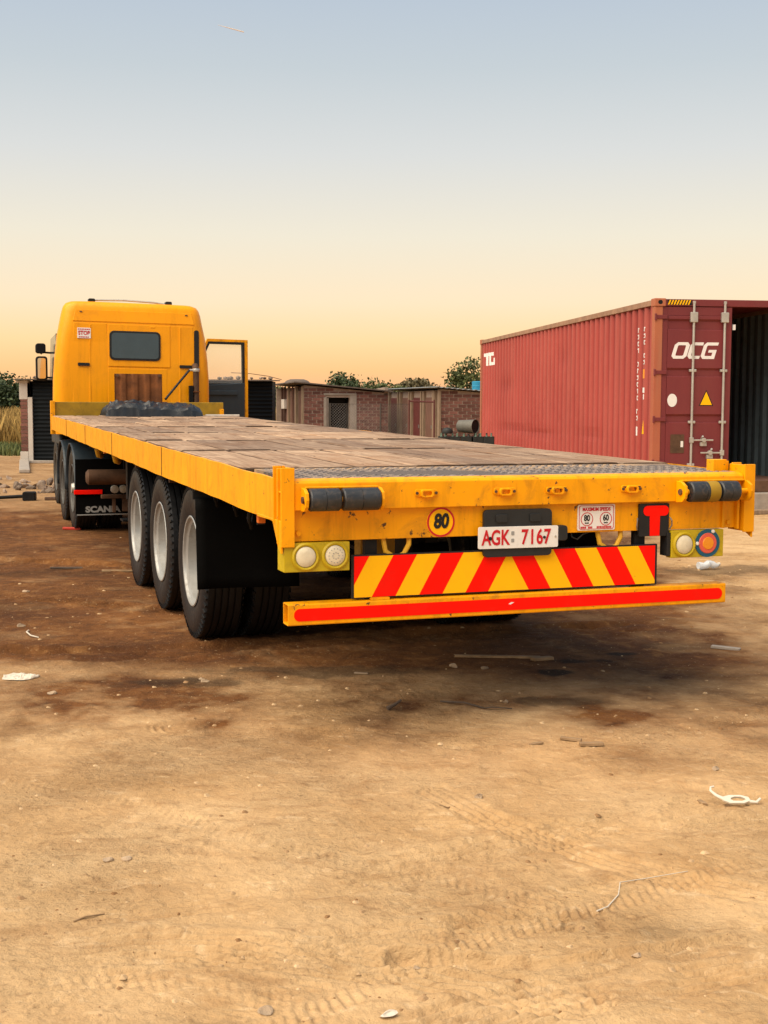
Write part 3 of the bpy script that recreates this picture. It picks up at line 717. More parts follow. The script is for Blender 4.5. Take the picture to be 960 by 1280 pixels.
# maximum speeds sign
mb = MB(); mb.prism(rrect(1.524, 1.732, .936, 1.064, .006, 2), 'y', .026, .0316); ms = mb.build('speed_sign', M['white'], tr)
mb = MB(); frame(mb, rrect(1.531, 1.725, .941, 1.060, .010, 3), rrect(1.5335, 1.7225, .9435, 1.0575, .009, 3), 'y', .0245, .0258); mb.build('border', M['letter_red'], ms)
text('lettering', 'MAXIMUM SPEEDS', .024, M['letter_red'], ms, (1.628, .0252, 1.040), sx=.80, bold=.0008)
for x, t in ((1.575, '80'), (1.681, '60')):
    mb = MB(); frame(mb, ring_pts(x, .992, .034, 28), ring_pts(x, .992, .0305, 28), 'y', .0245, .0258); mb.build('ring', M['letter_red'], ms)
    text('lettering', t, .042, M['letter_black'], ms, (x, .0252, .996), sx=.78, bold=.0012)
    text('lettering', 'km/h', .011, M['letter_black'], ms, (x, .0252, .973), bold=.0003)
mb = MB(); xx = 1.540
for wd_ in (.007, .004, .006, .007, -.008, .006, .007, .006): 
    if wd_ > 0: mb.box(xx, xx+wd_, .0247, .0258, .9455, .9555)
    xx += abs(wd_)+.002
xx = 1.630
for wd_ in (.007, .006, .007, .004, .007, .006, .007, .005, .007, .006):
    mb.box(xx, xx+wd_, .0247, .0258, .9455, .9555); xx += wd_+.0022
mb.build('small_print', M['letter_red'], ms)

# black board with red T
mb = MB(); mb.prism(rrect(1.866, 2.038, .897, 1.062, .004, 2), 'y', .016, .030); tb = mb.build('abnormal_sign', M['black_paint'], tr)
mb = MB(); mb.prism(rrect(1.888, 2.034, 1.000, 1.052, .025, 6), 'y', .0125, .0155); mb.build('red_bar', M['red_tape'], tb)
mb = MB(); mb.prism([(1.927, .899), (1.982, .899), (1.984, 1.004), (1.925, 1.004)], 'y', .0130, .0158); mb.build('red_stem', M['red_tape'], tb)
for x in (1.858, 2.045):
    MB().tube([(x, .02, .93), (x-.008 if x < 1.9 else x+.008, .012, .95), (x-.006 if x < 1.9 else x+.006, .010, .975), (x, .02, .99)], .0035, 6).build('wire_clip', M['wire'], tb)

# hose loops and brackets hanging under the lower beam
for x, s_ in ((.578, 1), (1.717, 1)):
    pts = [(x-.065, .06, .93), (x-.055, .05, .865), (x-.01, .045, .835), (x+.035, .045, .85), (x+.062, .05, .895), (x+.066, .06, .935)]
    c = [Vector(p) for p in pts]; MB().tube(c, .0125, 8).build('hose_loop', M['hose_yellow'], tr, smooth=True)
mb = MB(); mb.box(.48, .66, .30, .40, .80, .926); mb.build('tow_bracket', M['olive_yellow'], tr, bevel=.004); mb = MB(); mb.prism([(.425, .926), (.50, .926), (.50, .80), (.455, .80)], 'y', .14, .15); mb.build('tow_bracket', M['olive_yellow'], tr, bevel=.004)
mb = MB(); mb.box(1.66, 1.78, .30, .40, .80, .926); mb.build('tow_bracket', M['olive_yellow'], tr, bevel=.004)
mb = MB(); mb.prism([(1.52, .926), (1.72, .926), (1.70, .80), (1.55, .80)], 'y', .15, .18); mb.build('mud_guard', M['flap'], tr)
MB().tube([(1.50, .05, .93), (1.495, .03, .905), (1.52, .02, .893), (1.56, .04, .915), (1.60, .05, .925)], .004, 6).build('cable', M['letter_black'], tr)

# chassis beams, cross bearers, suspension
for x in (.78, 1.66):
    mb = MB()
    for y0, y1, zb in ((.4, 9.2, .74), (9.2, 12.9, 1.0)):
        mb.box(x-.07, x+.07, y0, y1, H-.15, H-.13); mb.box(x-.01, x+.01, y0, y1, zb+.02, H-.15); mb.box(x-.07, x+.07, y0, y1, zb, zb+.02)
    mb.shear(SL*.7).build('main_beam', M['chassis'], tr)
mb = MB()
for k in range(9): y = .5+k*.95; mb.prism([(.02, H-.20), (.02, H-.14), (W-.02, H-.14), (W-.02, H-.20), (1.7, H-.30), (.8, H-.30)], 'y', y, y+.03)
mb.shear(SL).build('cross_bearer', M['chassis'], tr)
# wheels
def tyre_mesh(R0=.512, wd=.27, rr_=.298):
    prof = [(rr_-.008, -wd*.42), (rr_+.02, -wd*.455), (rr_+.09, -wd*.5), (R0-.06, -wd*.495), (R0-.014, -wd*.44), (R0, -wd*.40)]
    t = -wd*.40; gro = 5; step = wd*.8/gro
    for k in range(gro-1):
        tt = t+step*(k+1); prof += [(R0, tt-.007), (R0-.012, tt-.004), (R0-.012, tt+.004), (R0, tt+.007)]
    prof += [(R0, wd*.40), (R0-.014, wd*.44), (R0-.06, wd*.495), (rr_+.09, wd*.5), (rr_+.02, wd*.455), (rr_-.008, wd*.42)]
    mb = MB(); mb.lathe(prof, (0, 0, 0), 'x', 72)
    # shoulder notches
    for k in range(60):
        a = 2*math.pi*k/60; ca, sa = math.cos(a), math.sin(a)
        for s_ in (-1, 1):
            r0, r1 = R0-.035, R0+.0015; da = .030
            q = []
            for rr2, aa in ((r0, a-da/2), (r0, a+da/2), (r1, a+da/2), (r1, a-da/2)):
                for xx in (s_*wd*.43, s_*wd*.487 if rr2 == r0 else s_*wd*.462): q.append((xx, rr2*math.cos(aa), rr2*math.sin(aa)))
            mb.add(q, [(0, 2, 3, 1), (2, 4, 5, 3), (4, 6, 7, 5), (6, 0, 1, 7), (0, 6, 4, 2), (1, 3, 5, 7)])
    return mb.mesh('tyre', M['tyre'], 40)
TYRE = tyre_mesh()
def rim_mesh(dish=.15):
    """outer face at x=-.13 ; deep dish towards +x"""
    mb = MB(); mb.lathe([(.302, -.122), (.306, -.126), (.300, -.131), (.290, -.128), (.286, -.112), (.262, -.10), (.252, dish*.3), (.235, dish), (.20, dish+.012), (.14, dish+.010), (.13, dish-.02), (.115, dish-.06), (.105, dish-.075), (.0005, dish-.078)], (0, 0, 0), 'x', 56)
    for k in range(10):
        a = 2*math.pi*k/10; y, z = .168*math.cos(a), .168*math.sin(a); mb.cyl((dish+.012, y, z), (dish-.025, y, z), .016, .014, 6)
    return mb.mesh('wheel', M['rim'], 35)
RIM = rim_mesh(.06); RIM_DARK = rim_mesh(.06); RIM_DARK.materials.clear(); RIM_DARK.materials.append(M['rim_dark'])
def wheel_set(parent, y, xo, z=.51, right=False, rim=None):
    """dual wheel: outer at xo; right side mirrored by rotation"""
    rz = math.pi if right else 0
    wd = .27; s_ = -1 if right else 1
    for k, x in enumerate((xo+s_*wd/2, xo+s_*(wd/2+.31))):
        w_ = inst('wheel', rim or RIM, parent, (x, y, z), (random.uniform(0, 6), 0, rz))
        inst('tyre', TYRE, w_)
TV = (2.817, 4.105, 5.393)
for v in TV:
    wheel_set(tr, v, .100); wheel_set(tr, v, W-.100, right=True)
    MB().cyl((.40, v, .51), (W-.40, v, .51), .075, n=14).build('axle', M['chassis'], tr, smooth=True)
    for x in (.78, 1.66):
        mb = MB(); mb.box(x-.045, x+.045, v-.45, v+.45, .63, .70); mb.box(x-.05, x+.05, v-.07, v+.07, .58, .78); mb.box(x-.03, x+.03, v-.48, v-.42, .68, .80); mb.build('leaf_spring', M['chassis'], tr)
# mud flaps behind the rear axle
for x0, x1 in ((.018, .66), (W-.66, W-.018)):
    mb = MB(); mb.grid(lambda a, b: (x0+(x1-x0)*a, 2.18+.03*math.sin(a*5)*(1-b)-.05*(1-b), .415+.56*b), 10, 8)
    o = mb.build('mud_flap', M['flap'], tr, smooth=True); s_ = o.modifiers.new('solid', 'SOLIDIFY'); s_.thickness = .012
    MB().box(x0-.01, x1+.1, 2.19, 2.23, .97, 1.02).build('flap_bar', M['chassis'], tr)
# underbody tank, lines, valves seen below the side rail
MB().lathe([(.001, .3), (.07, .31), (.10, .34), (.10, .96), (.07, .99), (.001, 1.0)], (1.05, 1.3, .93), 'x', 24).build('air_tank', M['chassis'], tr, smooth=40)
for i, (x, y, z) in enumerate(((.10, 1.0, .95), (.12, 1.45, .98), (.10, 1.9, 1.0))):
    MB().tube([(x, y, z+.12), (x-.01, y+.03, z), (x+.02, y+.1, z-.06), (x+.05, y+.16, z+.02), (x+.05, y+.2, z+.12)], .011, 6).build('air_hose', M['chassis'], tr, smooth=True)
MB().cyl((.08, 3.5, 1.03), (.16, 3.5, 1.03), .035, n=12).build('valve', M['brown_metal'], tr, smooth=True)
MB().cyl((.06, 5.05, 1.06), (.14, 5.05, 1.06), .03, n=12).build('valve', M['brown_metal'], tr, smooth=True)
mb = MB(); mb.box(.03, .07, .565, .600, .965, 1.02); sm = mb.build('side_marker_lamp', M['amber'], tr, bevel=.004)
MB().box(.035, .075, .600, .612, .955, 1.03).build('lamp_bracket', M['black_paint'], sm)
for y, z in ((9.0, 1.13), (6.9, 1.08), (11.0, 1.17)):
    MB().box(.02, .05, y, y+.06, z, z+.055).build('side_marker_lamp', M['amber'], tr, bevel=.004)
for y in (8.6, 7.1):
    MB().tube([(.16, y, 1.17), (.15, y, 1.06), (.17, y+.05, 1.00), (.2, y+.14, .99), (.22, y+.2, 1.03)], .032, 10).build('rope_hook', M['hose_yellow'], tr, smooth=True)
# landing legs
for x in (.45, W-.45):
    mb = MB(); mb.box(x-.06, x+.06, 8.0, 8.12, .55, 1.18); mb.box(x-.045, x+.045, 8.015, 8.105, .34, .55); mb.box(x-.12, x+.12, 7.94, 8.18, .32, .34); mb.build('landing_leg', M['chassis'], tr)
# headboard
mb = MB(); mb.box(0, W-.06, L-.03, L+.03, H-.02, H+.195); mb.shear(SL); mb.build('headboard', M['olive_yellow'], tr, bevel=.006)
mb = MB(); mb.box(-.006, .055, L-.06, L+.045, H-.26, H+.21); mb.shear(SL); mb.build('headboard_post', M['yellow'], tr, bevel=.004)
mb = MB(); mb.box(W-.12, W-.06, L-.06, L+.045, H-.22, H+.10); mb.shear(SL); mb.build('headboard_post', M['yellow'], tr, bevel=.004)
# ------------------------------------------------------------------ things lying on the deck
def t2w(u, v, z):
    c, s = math.cos(YAW), math.sin(YAW); return (TX+u*c-v*s, TY+u*s+v*c, z)
def tarp():
    mb = MB(); nu, nv = 70, 26; hf = H+SL*12.6
    def fn(a, b):
        x = -.68+1.36*a; y = -.36+.72*b
        env = (1-abs(2*a-1)**9)*(1-abs(2*b-1)**5.0)
        n = .5*vn(x*5, y*5, 2)+.3*vn(x*11+3, y*9, 4)+.2*vn(x*23, y*20, 5)
        f = 1-abs(2*vn(x*4.5+1.5*y, y*6-x, 8)-1)+.5*(1-abs(2*vn(x*9-2*y+5, y*9, 9)-1))
        h = env**.5*(.105+.10*(n-.5)+.085*f+.045*abs(vn(x*17+y*6, y*15, 12)-.5)-.05*a)
        return (x+.03*math.sin(9*y+3*n), y+.05*(n-.5), max(h, .002))
    mb.grid(fn, nu, nv)
    o = mb.build('tarpaulin', M['tarp'], None, smooth=22)
    o.location = t2w(1.37, 12.50, hf+.002); o.rotation_euler = (SL, 0, YAW)
    tag(o, 'crumpled dark tarpaulin bundled on the deck against the cab end', 'tarpaulin')
def vn(x, y, s=0): return float(vnoise(np.array([x]), np.array([y]), s)[0])
tarp()
# rusty ribbed sheet standing behind the tarpaulin
mb = MB(); n = 44; pts = []
for i in range(n+1):
    x = -.34+.68*i/n; ph = (x+.34)/.17; pts.append((x, .014*math.tanh(3*math.sin(2*math.pi*ph))))
mb.prism(pts+[(x, y+.006) for x, y in reversed(pts)], 'z', 0, .60)
o = mb.build('rusty_sheet', M['rust_sheet'], None); o.location = t2w(1.225, 12.90, 1.398); o.rotation_euler = (R(-1), 0, YAW)
tag(o, 'rusty ribbed metal sheet standing upright behind the dark tarpaulin', 'metal sheet')
mb = MB()
for x in (-.30, .30): mb.cyl((x, -.03, .575), (x, .0, .575), .022, n=10)
mb.build('bolt', M['brown_metal'], o)
mb = MB(); mb.box(-.24, .24, -.03, .03, 0, .03); o = mb.build('white_batten', M['plaster'], None, bevel=.006); p = t2w(2.30, 12.2, H+SL*12.2+.006)
o.location = p; o.rotation_euler = (0, 0, YAW-.25); tag(o, 'short pale wooden batten on the far right corner of the deck', 'batten')

# ------------------------------------------------------------------ tractor unit
CT = t2w(1.28, 13.9, 0); TYAW = .3337
tk = empty('truck_tractor', CT, TYAW, 'yellow truck tractor with open right door coupled to the flatbed trailer', 'truck')
def cab():
    mb = MB(); lev = []
    # (z, half width, rear b, front b, radius)
    prof = [(1.10, 1.16, .02, 2.00, .20), (1.30, 1.19, .0, 2.06, .20), (1.62, 1.195, .0, 2.08, .20), (1.95, 1.19, .0, 2.06, .20), (2.25, 1.17, .01, 1.98, .20), (2.55, 1.135, .025, 1.86, .20), (2.78, 1.09, .04, 1.74, .22),
            (2.90, 1.065, .055, 1.66, .20), (2.98, 1.04, .072, 1.58, .19), (3.03, 1.005, .10, 1.48, .18), (3.06, .94, .15, 1.36, .18), (3.075, .78, .30, 1.15, .18)]
    nseg = 6; ring = []
    for z, hw, b0, b1, r in prof:
        ring.append([(x*(1-.065*max(0, y)), y, z+.03*(z > 2.5)) for x, y in rrect(-hw, hw, b0, b1, min(r, hw*.9), nseg)])
    k = len(ring[0]); vs_ = [p for rg in ring for p in rg]
    fs_ = [(i*k+q, i*k+(q+1) % k, (i+1)*k+(q+1) % k, (i+1)*k+q) for i in range(len(ring)-1) for q in range(k)]+[tuple(range(k-1, -1, -1)), tuple(range((len(ring)-1)*k, len(ring)*k))]
    mb.add(vs_, fs_); return mb.build('cab', M['cab_yellow'], tk, smooth=38, rot=(0, R(.7), 0))
cb = cab()
def rear_b(z):  # rear wall plane
    zs = [1.3, 1.95, 2.25, 2.55, 2.78, 2.9, 2.98]; bs = [0, 0, .01, .025, .04, .055, .075]
    return float(np.interp(z, zs, bs))
def wallpatch(name, pts, th, mat, proud=.0, bevel=0):
    """outline in (a, z) laid on the cab's rear wall"""
    n = len(pts); mb = MB(); vs_ = [(a, rear_b(z)-th-proud, z) for a, z in pts]+[(a, rear_b(z)+.01, z) for a, z in pts]
    mb.add(vs_, [tuple(range(n)), tuple(range(2*n-1, n-1, -1))]+[(i, i+n, (i+1) % n+n, (i+1) % n) for i in range(n)])
    return mb.build(name, mat, cb, bevel=bevel)
# pressed panels on the rear wall
wallpatch('roof_panel', [(-.90, 2.79), (.92, 2.79), (.88, 2.965), (-.86, 2.965)], .012, M['cab_yellow'], bevel=.006)
wallpatch('rear_panel', [(-.905, 1.45), (-.40, 1.45), (-.40, 2.765), (-.89, 2.765)], .010, M['cab_yellow'], bevel=.008)
wallpatch('rear_panel', [(-.385, 1.45), (.50, 1.45), (.50, 2.10), (-.385, 2.10)], .006, M['cab_yellow'], bevel=.006)
wallpatch('rear_panel', [(-.385, 2.125), (.55, 2.125), (.55, 2.76), (-.385, 2.76)], .011, M['cab_yellow'], bevel=.008)
wallpatch('rear_panel', [(.565, 1.45), (.90, 1.45), (.90, 2.76), (.565, 2.76)], .008, M['cab_yellow'], bevel=.008)
for a in (-.65, .30, .70): wallpatch('pressed_rib', [(a-.012, 1.48), (a+.012, 1.48), (a+.012, 2.74), (a-.012, 2.74)] if a != .30 else [(a-.05, 2.72), (a+.02, 2.72), (a+.02, 2.75), (a-.05, 2.75)], .016, M['cab_yellow'], bevel=.005)
wallpatch('sill_strip', [(-1.0, 1.34), (1.0, 1.34), (1.0, 1.45), (-1.0, 1.45)], .02, M['olive_yellow'], bevel=.004)
# rear window
wp = wallpatch('rear_window', rrect(-.365, .400, 2.222, 2.662, .07, 5), .022, M['letter_black'], bevel=.004)
g = wallpatch('pane', rrect(-.335, .370, 2.252, 2.632, .05, 5), .026, M['glass_dark'])
for a0, a1 in ((-.83, -.66), (.69, .90)):
    wallpatch('air_vent', rrect(a0, a1, 2.125, 2.17, .008, 2), .020, M['letter_black'])
# stop sticker
st_ = wallpatch('stop_sticker', [(-.835, 2.535), (-.64, 2.535), (-.64, 2.69), (-.835, 2.69)], .014, M['white'])
text('lettering', 'STOP', .085, M['letter_red'], cb, (-.738, rear_b(2.61)-.0155, 2.610), sx=.84, bold=.003)
mb = MB()
for z_, x0_, ws_ in ((2.668, -.825, (.02, .016, .02, .018, .02, .016, .02)), (2.553, -.815, (.02, .018, .02, .016, .02, .018))):
    xx = x0_
    for wd_ in ws_: mb.box(xx, xx+wd_, rear_b(z_)-.0165, rear_b(z_)-.0148, z_-.008, z_+.008); xx += wd_+.007
mb.build('small_print', M['letter_red'], cb)
# air intake slot and stack on the right
wallpatch('intake_slot', rrect(.915, .99, 2.14, 2.71, .037, 6), .016, M['letter_black'])
mb = MB(); mb.cyl((.95, -.10, 1.36), (.95, -.10, 2.12), .045, n=14); mb.cyl((.95, -.10, 2.08), (.95, -.02, 2.16), .05, n=12); mb.build('intake_stack', M['brown_metal'], tk, smooth=40)
mb = MB(); mb.lathe([(.052, 2.06), (.056, 2.07), (.056, 2.10), (.052, 2.11)], (.95, -.10, 0), 'z', 18); mb.cyl((.85, -.10, 2.085), (1.0, -.10, 2.085), .018, n=8); mb.build('stack_clamp', M['steel'], tk, smooth=40)
MB().tube([(.42, -.45, 1.64), (.84, -.12, 2.08)], .018, 8).build('support_rod', M['letter_black'], tk, smooth=True)
MB().box(.84, .90, -.14, -.06, 1.36, 1.85).build('stack_bracket', M['chassis'], tk, bevel=.004)
mb = MB()
for z in (1.55, 1.75): mb.box(.90, 1.0, -.16, -.05, z, z+.015)
mb.build('stack_strap', M['rust_sheet'], tk)
# roof bar and work lamps
MB().tube([(-.60, .30, 3.125), (-.1, .30, 3.14), (.35, .30, 3.125), (.54, .30, 3.10)], .014, 8).build('roof_bar', M['steel'], cb, smooth=True)
for a, mt in ((-.60, 'letter_black'), (.56, 'plate_board')):
    mb = MB(); mb.prism(rrect(a-.05, a+.05, 3.05, 3.145, .02, 3), 'y', .22, .34); mb.cyl((a, .28, 3.0), (a, .28, 3.06), .02, n=8); mb.build('work_lamp', M[mt], cb, bevel=.006)
for a in (-.78, .80): wallpatch('bolt', rrect(a-.02, a+.02, 2.925, 2.94, .005, 2), .02, M['brown_metal'])
# side window and windscreen
for s_ in (-1, 1):
    mb = MB(); mb.prism([(.55, 1.95), (1.75, 1.95), (1.55, 2.58), (.55, 2.62)], 'x', s_*1.0, s_*1.105); mb.build('side_window', M['glass_dark'], cb)
mb = MB(); mb.add([(-1.0, 2.085, 1.95), (1.0, 2.085, 1.95), (.95, 1.80, 2.72), (-.95, 1.80, 2.72), (-1.0, 1.95, 1.95), (1.0, 1.95, 1.95), (.95, 1.70, 2.72), (-.95, 1.70, 2.72)], [(0, 1, 2, 3), (7, 6, 5, 4), (0, 4, 5, 1), (1, 5, 6, 2), (2, 6, 7, 3), (3, 7, 4, 0)]); mb.build('windscreen', M['glass_dark'], cb)
mb = MB(); mb.box(-1.0, 1.0, 1.75, 2.12, .45, 1.12); mb.build('front_bumper', M['dark_blue'], tk, bevel=.05)
# open door on the right: frame, window, dark inner trim
dr = empty('door', (1.19, 1.72, 0), 0); dr.parent = tk; dr.rotation_euler = (0, 0, R(4))
mb = MB()
frame(mb, [(.02, 1.05), (1.0, 1.05), (1.0, 2.655), (.30, 2.665), (.02, 2.10)], [(.08, 1.90), (.93, 1.90), (.925, 2.60), (.325, 2.605), (.08, 2.08)], 'y', -.03, .03)
mb.m = 1; frame(mb, [(.07, 1.88), (.945, 1.88), (.94, 2.615), (.315, 2.62), (.07, 2.09)], [(.10, 1.92), (.905, 1.92), (.90, 2.575), (.335, 2.58), (.10, 2.07)], 'y', -.036, .036)
dframe = mb.build('door_frame', [M['yellow'], M['letter_black']], dr)
mb = MB(); mb.prism([(.05, 1.08), (.935, 1.08), (.935, 1.93), (.05, 1.88)], 'y', -.07, -.032); mb.box(.10, .80, -.11, -.07, 1.72, 1.80); mb.build('door_trim', M['dark_blue'], dr, bevel=.012)
MB().box(.16, .28, -.10, -.07, 1.83, 1.86).build('door_handle', M['steel'], dr, bevel=.005)
mb = MB(); mb.prism([(.10, 1.90), (.905, 1.90), (.90, 2.575), (.335, 2.58), (.10, 2.07)], 'y', -.004, .004); mb.build('door_pane', M['glass_clear'], dr)
# mirrors on the left
mr = MB().tube([(-1.02, 1.72, 2.38), (-1.20, 1.66, 2.39), (-1.22, 1.66, 2.36)], .016, 8).build('mirror_arm', M['chassis'], tk, smooth=True)
MB().tube([(-1.04, 1.72, 1.98), (-1.20, 1.66, 2.0)], .014, 8).build('mirror_arm', M['chassis'], tk, smooth=True)
mb = MB(); mb.prism(rrect(-1.30, -1.12, 1.94, 2.325, .045, 4), 'y', 1.62, 1.74); mb.build('mirror_head', M['chassis'], mr, bevel=.012)
MB().prism(rrect(-1.275, -1.15, 1.97, 2.295, .03, 4), 'y', 1.612, 1.622).build('mirror_glass', M['mirror'], mr)
mb = MB(); mb.prism(rrect(-1.30, -1.145, 2.37, 2.53, .04, 4), 'y', 1.60, 1.74); mb.build('mirror_head', M['chassis'], mr, bevel=.014)
# chassis
for a in (-.40, .40):
    MB().box(a-.04, a+.04, -3.85, 1.8, .72, .98).build('chassis_rail', M['chassis'], tk)
mb = MB(); mb.lathe([(.12, .02), (.55, .02), (.57, .06), (.50, .10), (.12, .10)], (0, -2.55, .98), 'z', 30, closed=True); mb.build('fifth_wheel', M['chassis'], tk)
AX = (-1.88, -3.22)
DRUM = MB().cyl((-.28, 0, 0), (.28, 0, 0), .20, n=20).mesh('brake_drum', M['chassis'])
for b in AX:
    for s_ in (-1, 1):
        wheel_set(tk, b, s_*1.22, right=(s_ > 0), rim=RIM_DARK)
        # fender: arched band with rolled outer lip
        mb = MB(); n = 18
        def fn(i, j, s_=s_, b=b):
            a = R(-8+196*i); rad = .60; x = s_*(1.24-.64*j); lip = -.035 if j < .05 else 0
            return (x, b+rad*math.cos(a), .53+(rad+lip)*math.sin(a)*.97)
        vs_ = [fn(i/n, j) for j in (0, .001+.04, .5, 1) for i in range(n+1)]
        fs_ = [(j*(n+1)+i, j*(n+1)+i+1, (j+1)*(n+1)+i+1, (j+1)*(n+1)+i) for j in range(3) for i in range(n)]
        mb.add(vs_, fs_); o = mb.build('fender', M['dark_blue'], tk, smooth=40); m_ = o.modifiers.new('solid', 'SOLIDIFY'); m_.thickness = .015
    MB().cyl((-.6, b, .51), (.6, b, .51), .085, n=14).build('axle', M['chassis'], tk, smooth=True)
for s_ in (-1, 1):
    w_ = inst('wheel', RIM_DARK, tk, (s_*.93, 1.10, .51), (0, 0, 0 if s_ < 0 else math.pi)); inst('tyre', TYRE, w_)
    MB().cyl((s_*.80, -.55, .62), (s_*.80, .55, .62), .28, n=24).build('fuel_tank', M['dark_blue'], tk, smooth=40)
    mb = MB(); mb.box(s_*1.06, s_*1.0, .40, 1.85, .95, 1.2); mb.build('side_skirt', M['dark_blue'], tk, bevel=.02)
    # hub nut covers
    MB().cyl((s_*1.10, AX[1], .51), (s_*1.225, AX[1], .51), .095, .06, 14).build('hub', M['steel'], tk, smooth=40)
# mud flaps with maker's name at the back
for s_ in (-1, 1):
    mb = MB(); x0, x1 = (-1.24, -.60) if s_ < 0 else (.60, 1.24)
    mb.box(x0, x1, -3.90, -3.885, .225, .90); fl = mb.build('mud_flap', M['flap'], tk)
    MB().box(x0+.01, x1-.005, -3.903, -3.9005, .222, .236).build('flap_edge', M['letter_grey'], fl)
    text('lettering', 'SCANIA', .098, M['letter_grey'], fl, ((x0+x1)/2-.0, -3.903, .290), sx=1.18, bold=.005)
mb = MB(); mb.box(-1.26, -.925, -3.935, -3.905, .478, .53); mb.build('rear_reflector', M['red_tape'], tk, bevel=.004)
mb = MB(); mb.box(-.95, .95, -4.05, -3.96, .43, .475); mb.box(-.82, -.78, -4.03, -3.98, .26, .43); mb.box(-.70, .70, -4.02, -3.96, .27, .43); mb.build('rear_crossmember', M['brown_metal'], tk, bevel=.006)
mb = MB(); mb.lathe([(.001, -1.16), (.06, -1.155), (.09, -1.13), (.092, 1.13), (.06, 1.155), (.001, 1.16)], (0, -4.30, .705), 'x', 22); mb.build('air_tank', M['brown_metal'], tk, smooth=40)
mb = MB()
for x in (-.70, .70): mb.box(x-.02, x+.02, -4.32, -4.28, .79, 1.02)
mb.build('tank_strap', M['chassis'], tk)
for x in (-.80, -.70): MB().lathe([(.001, -4.13), (.045, -4.125), (.05, -4.09), (.035, -4.06), (.03, -4.02)], (x, 0, .545), 'y', 16).build('air_coupling', M['steel'], tk, smooth=40)
MB().cyl((-.55, -4.05, .475), (-.55, -4.05, .62), .012, n=8).build('pin', M['steel'], tk)

# ------------------------------------------------------------------ shipping container
CX, CY, CYAW, CZ = 4.0148, 19.02, .1387, .264
CW, CL, CH = 2.438, 12.192, 2.896
ct = empty('shipping_container', (CX, CY, CZ), CYAW, 'long faded red shipping container with one door open, right of the trailer', 'container')
def corr(x_out, depth, y0, y1, pitch, sgn):
    """trapezoid corrugation outline: list of (x, y)"""
    pts = []; y = y0; fl = pitch*.27; sl = pitch*.23
    while y < y1-.02:
        for dy, xx in ((0, 0), (fl, 0), (fl+sl, depth), (2*fl+sl, depth)):
            if y+dy < y1: pts.append((x_out+sgn*xx, y+dy))
        y += pitch
    pts.append((x_out, y1)); return pts
def corr_panel(name, pts, z0, z1, mat, parent, th=.003, nz=1, dents=()):
    mb = MB(); rows = []
    for k in range(nz+1):
        z = z0+(z1-z0)*k/nz; row = []
        for x, y in pts:
            dx = 0
            for cy_, cz_, ry, rz, am in dents: dx += am*math.exp(-((y-cy_)/ry)**2-((z-cz_)/rz)**2)
            row.append((x+dx, y, z))
        rows.append(row)
    n = len(pts); vs_ = [p for r_ in rows for p in r_]
    mb.add(vs_, [(k*n+i, k*n+i+1, (k+1)*n+i+1, (k+1)*n+i) for k in range(nz) for i in range(n-1)])
    o = mb.build(name, mat, parent, fix=False); s_ = o.modifiers.new('solid', 'SOLIDIFY'); s_.thickness = th; s_.offset = 0; return o
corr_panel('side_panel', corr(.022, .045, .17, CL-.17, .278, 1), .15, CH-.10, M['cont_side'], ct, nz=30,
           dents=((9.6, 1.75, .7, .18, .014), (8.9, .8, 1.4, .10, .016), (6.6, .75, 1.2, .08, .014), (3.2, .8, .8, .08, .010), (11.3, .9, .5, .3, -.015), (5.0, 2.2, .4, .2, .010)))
corr_panel('side_panel', [(x, y) for x, y in corr(CW-.022, .036, .17, CL-.17, .278, -1)], .15, CH-.10, M['cont_in'], ct, nz=1)
corr_panel('end_panel', [(x, CL-.04) for x in (.12, CW-.12)], .15, CH-.1, M['cont_in'], ct)
MB().box(.04, CW-.04, .12, CL-.05, .13, .17).build('floor', M['wood_dark'], ct)
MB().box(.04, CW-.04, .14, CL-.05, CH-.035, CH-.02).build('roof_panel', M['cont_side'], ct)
for x in (.0, CW-.06):
    MB().box(x, x+.06, .17, CL-.17, CH-.10, CH-.018).build('top_rail', M['cont_rail'], ct, bevel=.004)
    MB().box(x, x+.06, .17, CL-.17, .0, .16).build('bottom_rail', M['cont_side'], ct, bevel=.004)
for y in (0., CL-.15):
    for x in (0., CW-.13):
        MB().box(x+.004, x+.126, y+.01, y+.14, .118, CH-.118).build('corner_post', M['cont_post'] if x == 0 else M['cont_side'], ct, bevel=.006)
        for z in (0, CH-.118):
            cst = MB().box(x-.006, x+.166, y-.006, y+.166, z, z+.118).build('corner_casting', M['cont_post'], ct, bevel=.008)
            mb = MB(); yy = y-.0075 if y == 0 else y+.1665
            mb.prism(rrect(x+.045, x+.115, z+.03, z+.09, .028, 5), 'y', yy, yy+.001); mb.build('casting_hole', M['dark_in'], cst)
MB().box(.166, CW-.166, .01, .12, CH-.112, CH-.010).build('door_header', M['cont_door'], ct, bevel=.006)
MB().box(.166, CW-.166, .005, .12, .0, .17).build('door_sill', M['brown_metal'], ct, bevel=.006)
# hazard stripes on the header
hz = MB(); x = .20
while x < .52: hz.prism([(x, CH-.092), (x+.022, CH-.092), (x+.052, CH-.022), (x+.030, CH-.022)], 'y', .0055, .0075); x += .044
MB().box(.195, .575, .0078, .0098, CH-.096, CH-.018).build('hazard_panel', M['letter_black'], ct)
hz.build('hazard_stripes', M['chev_yellow'], ct)
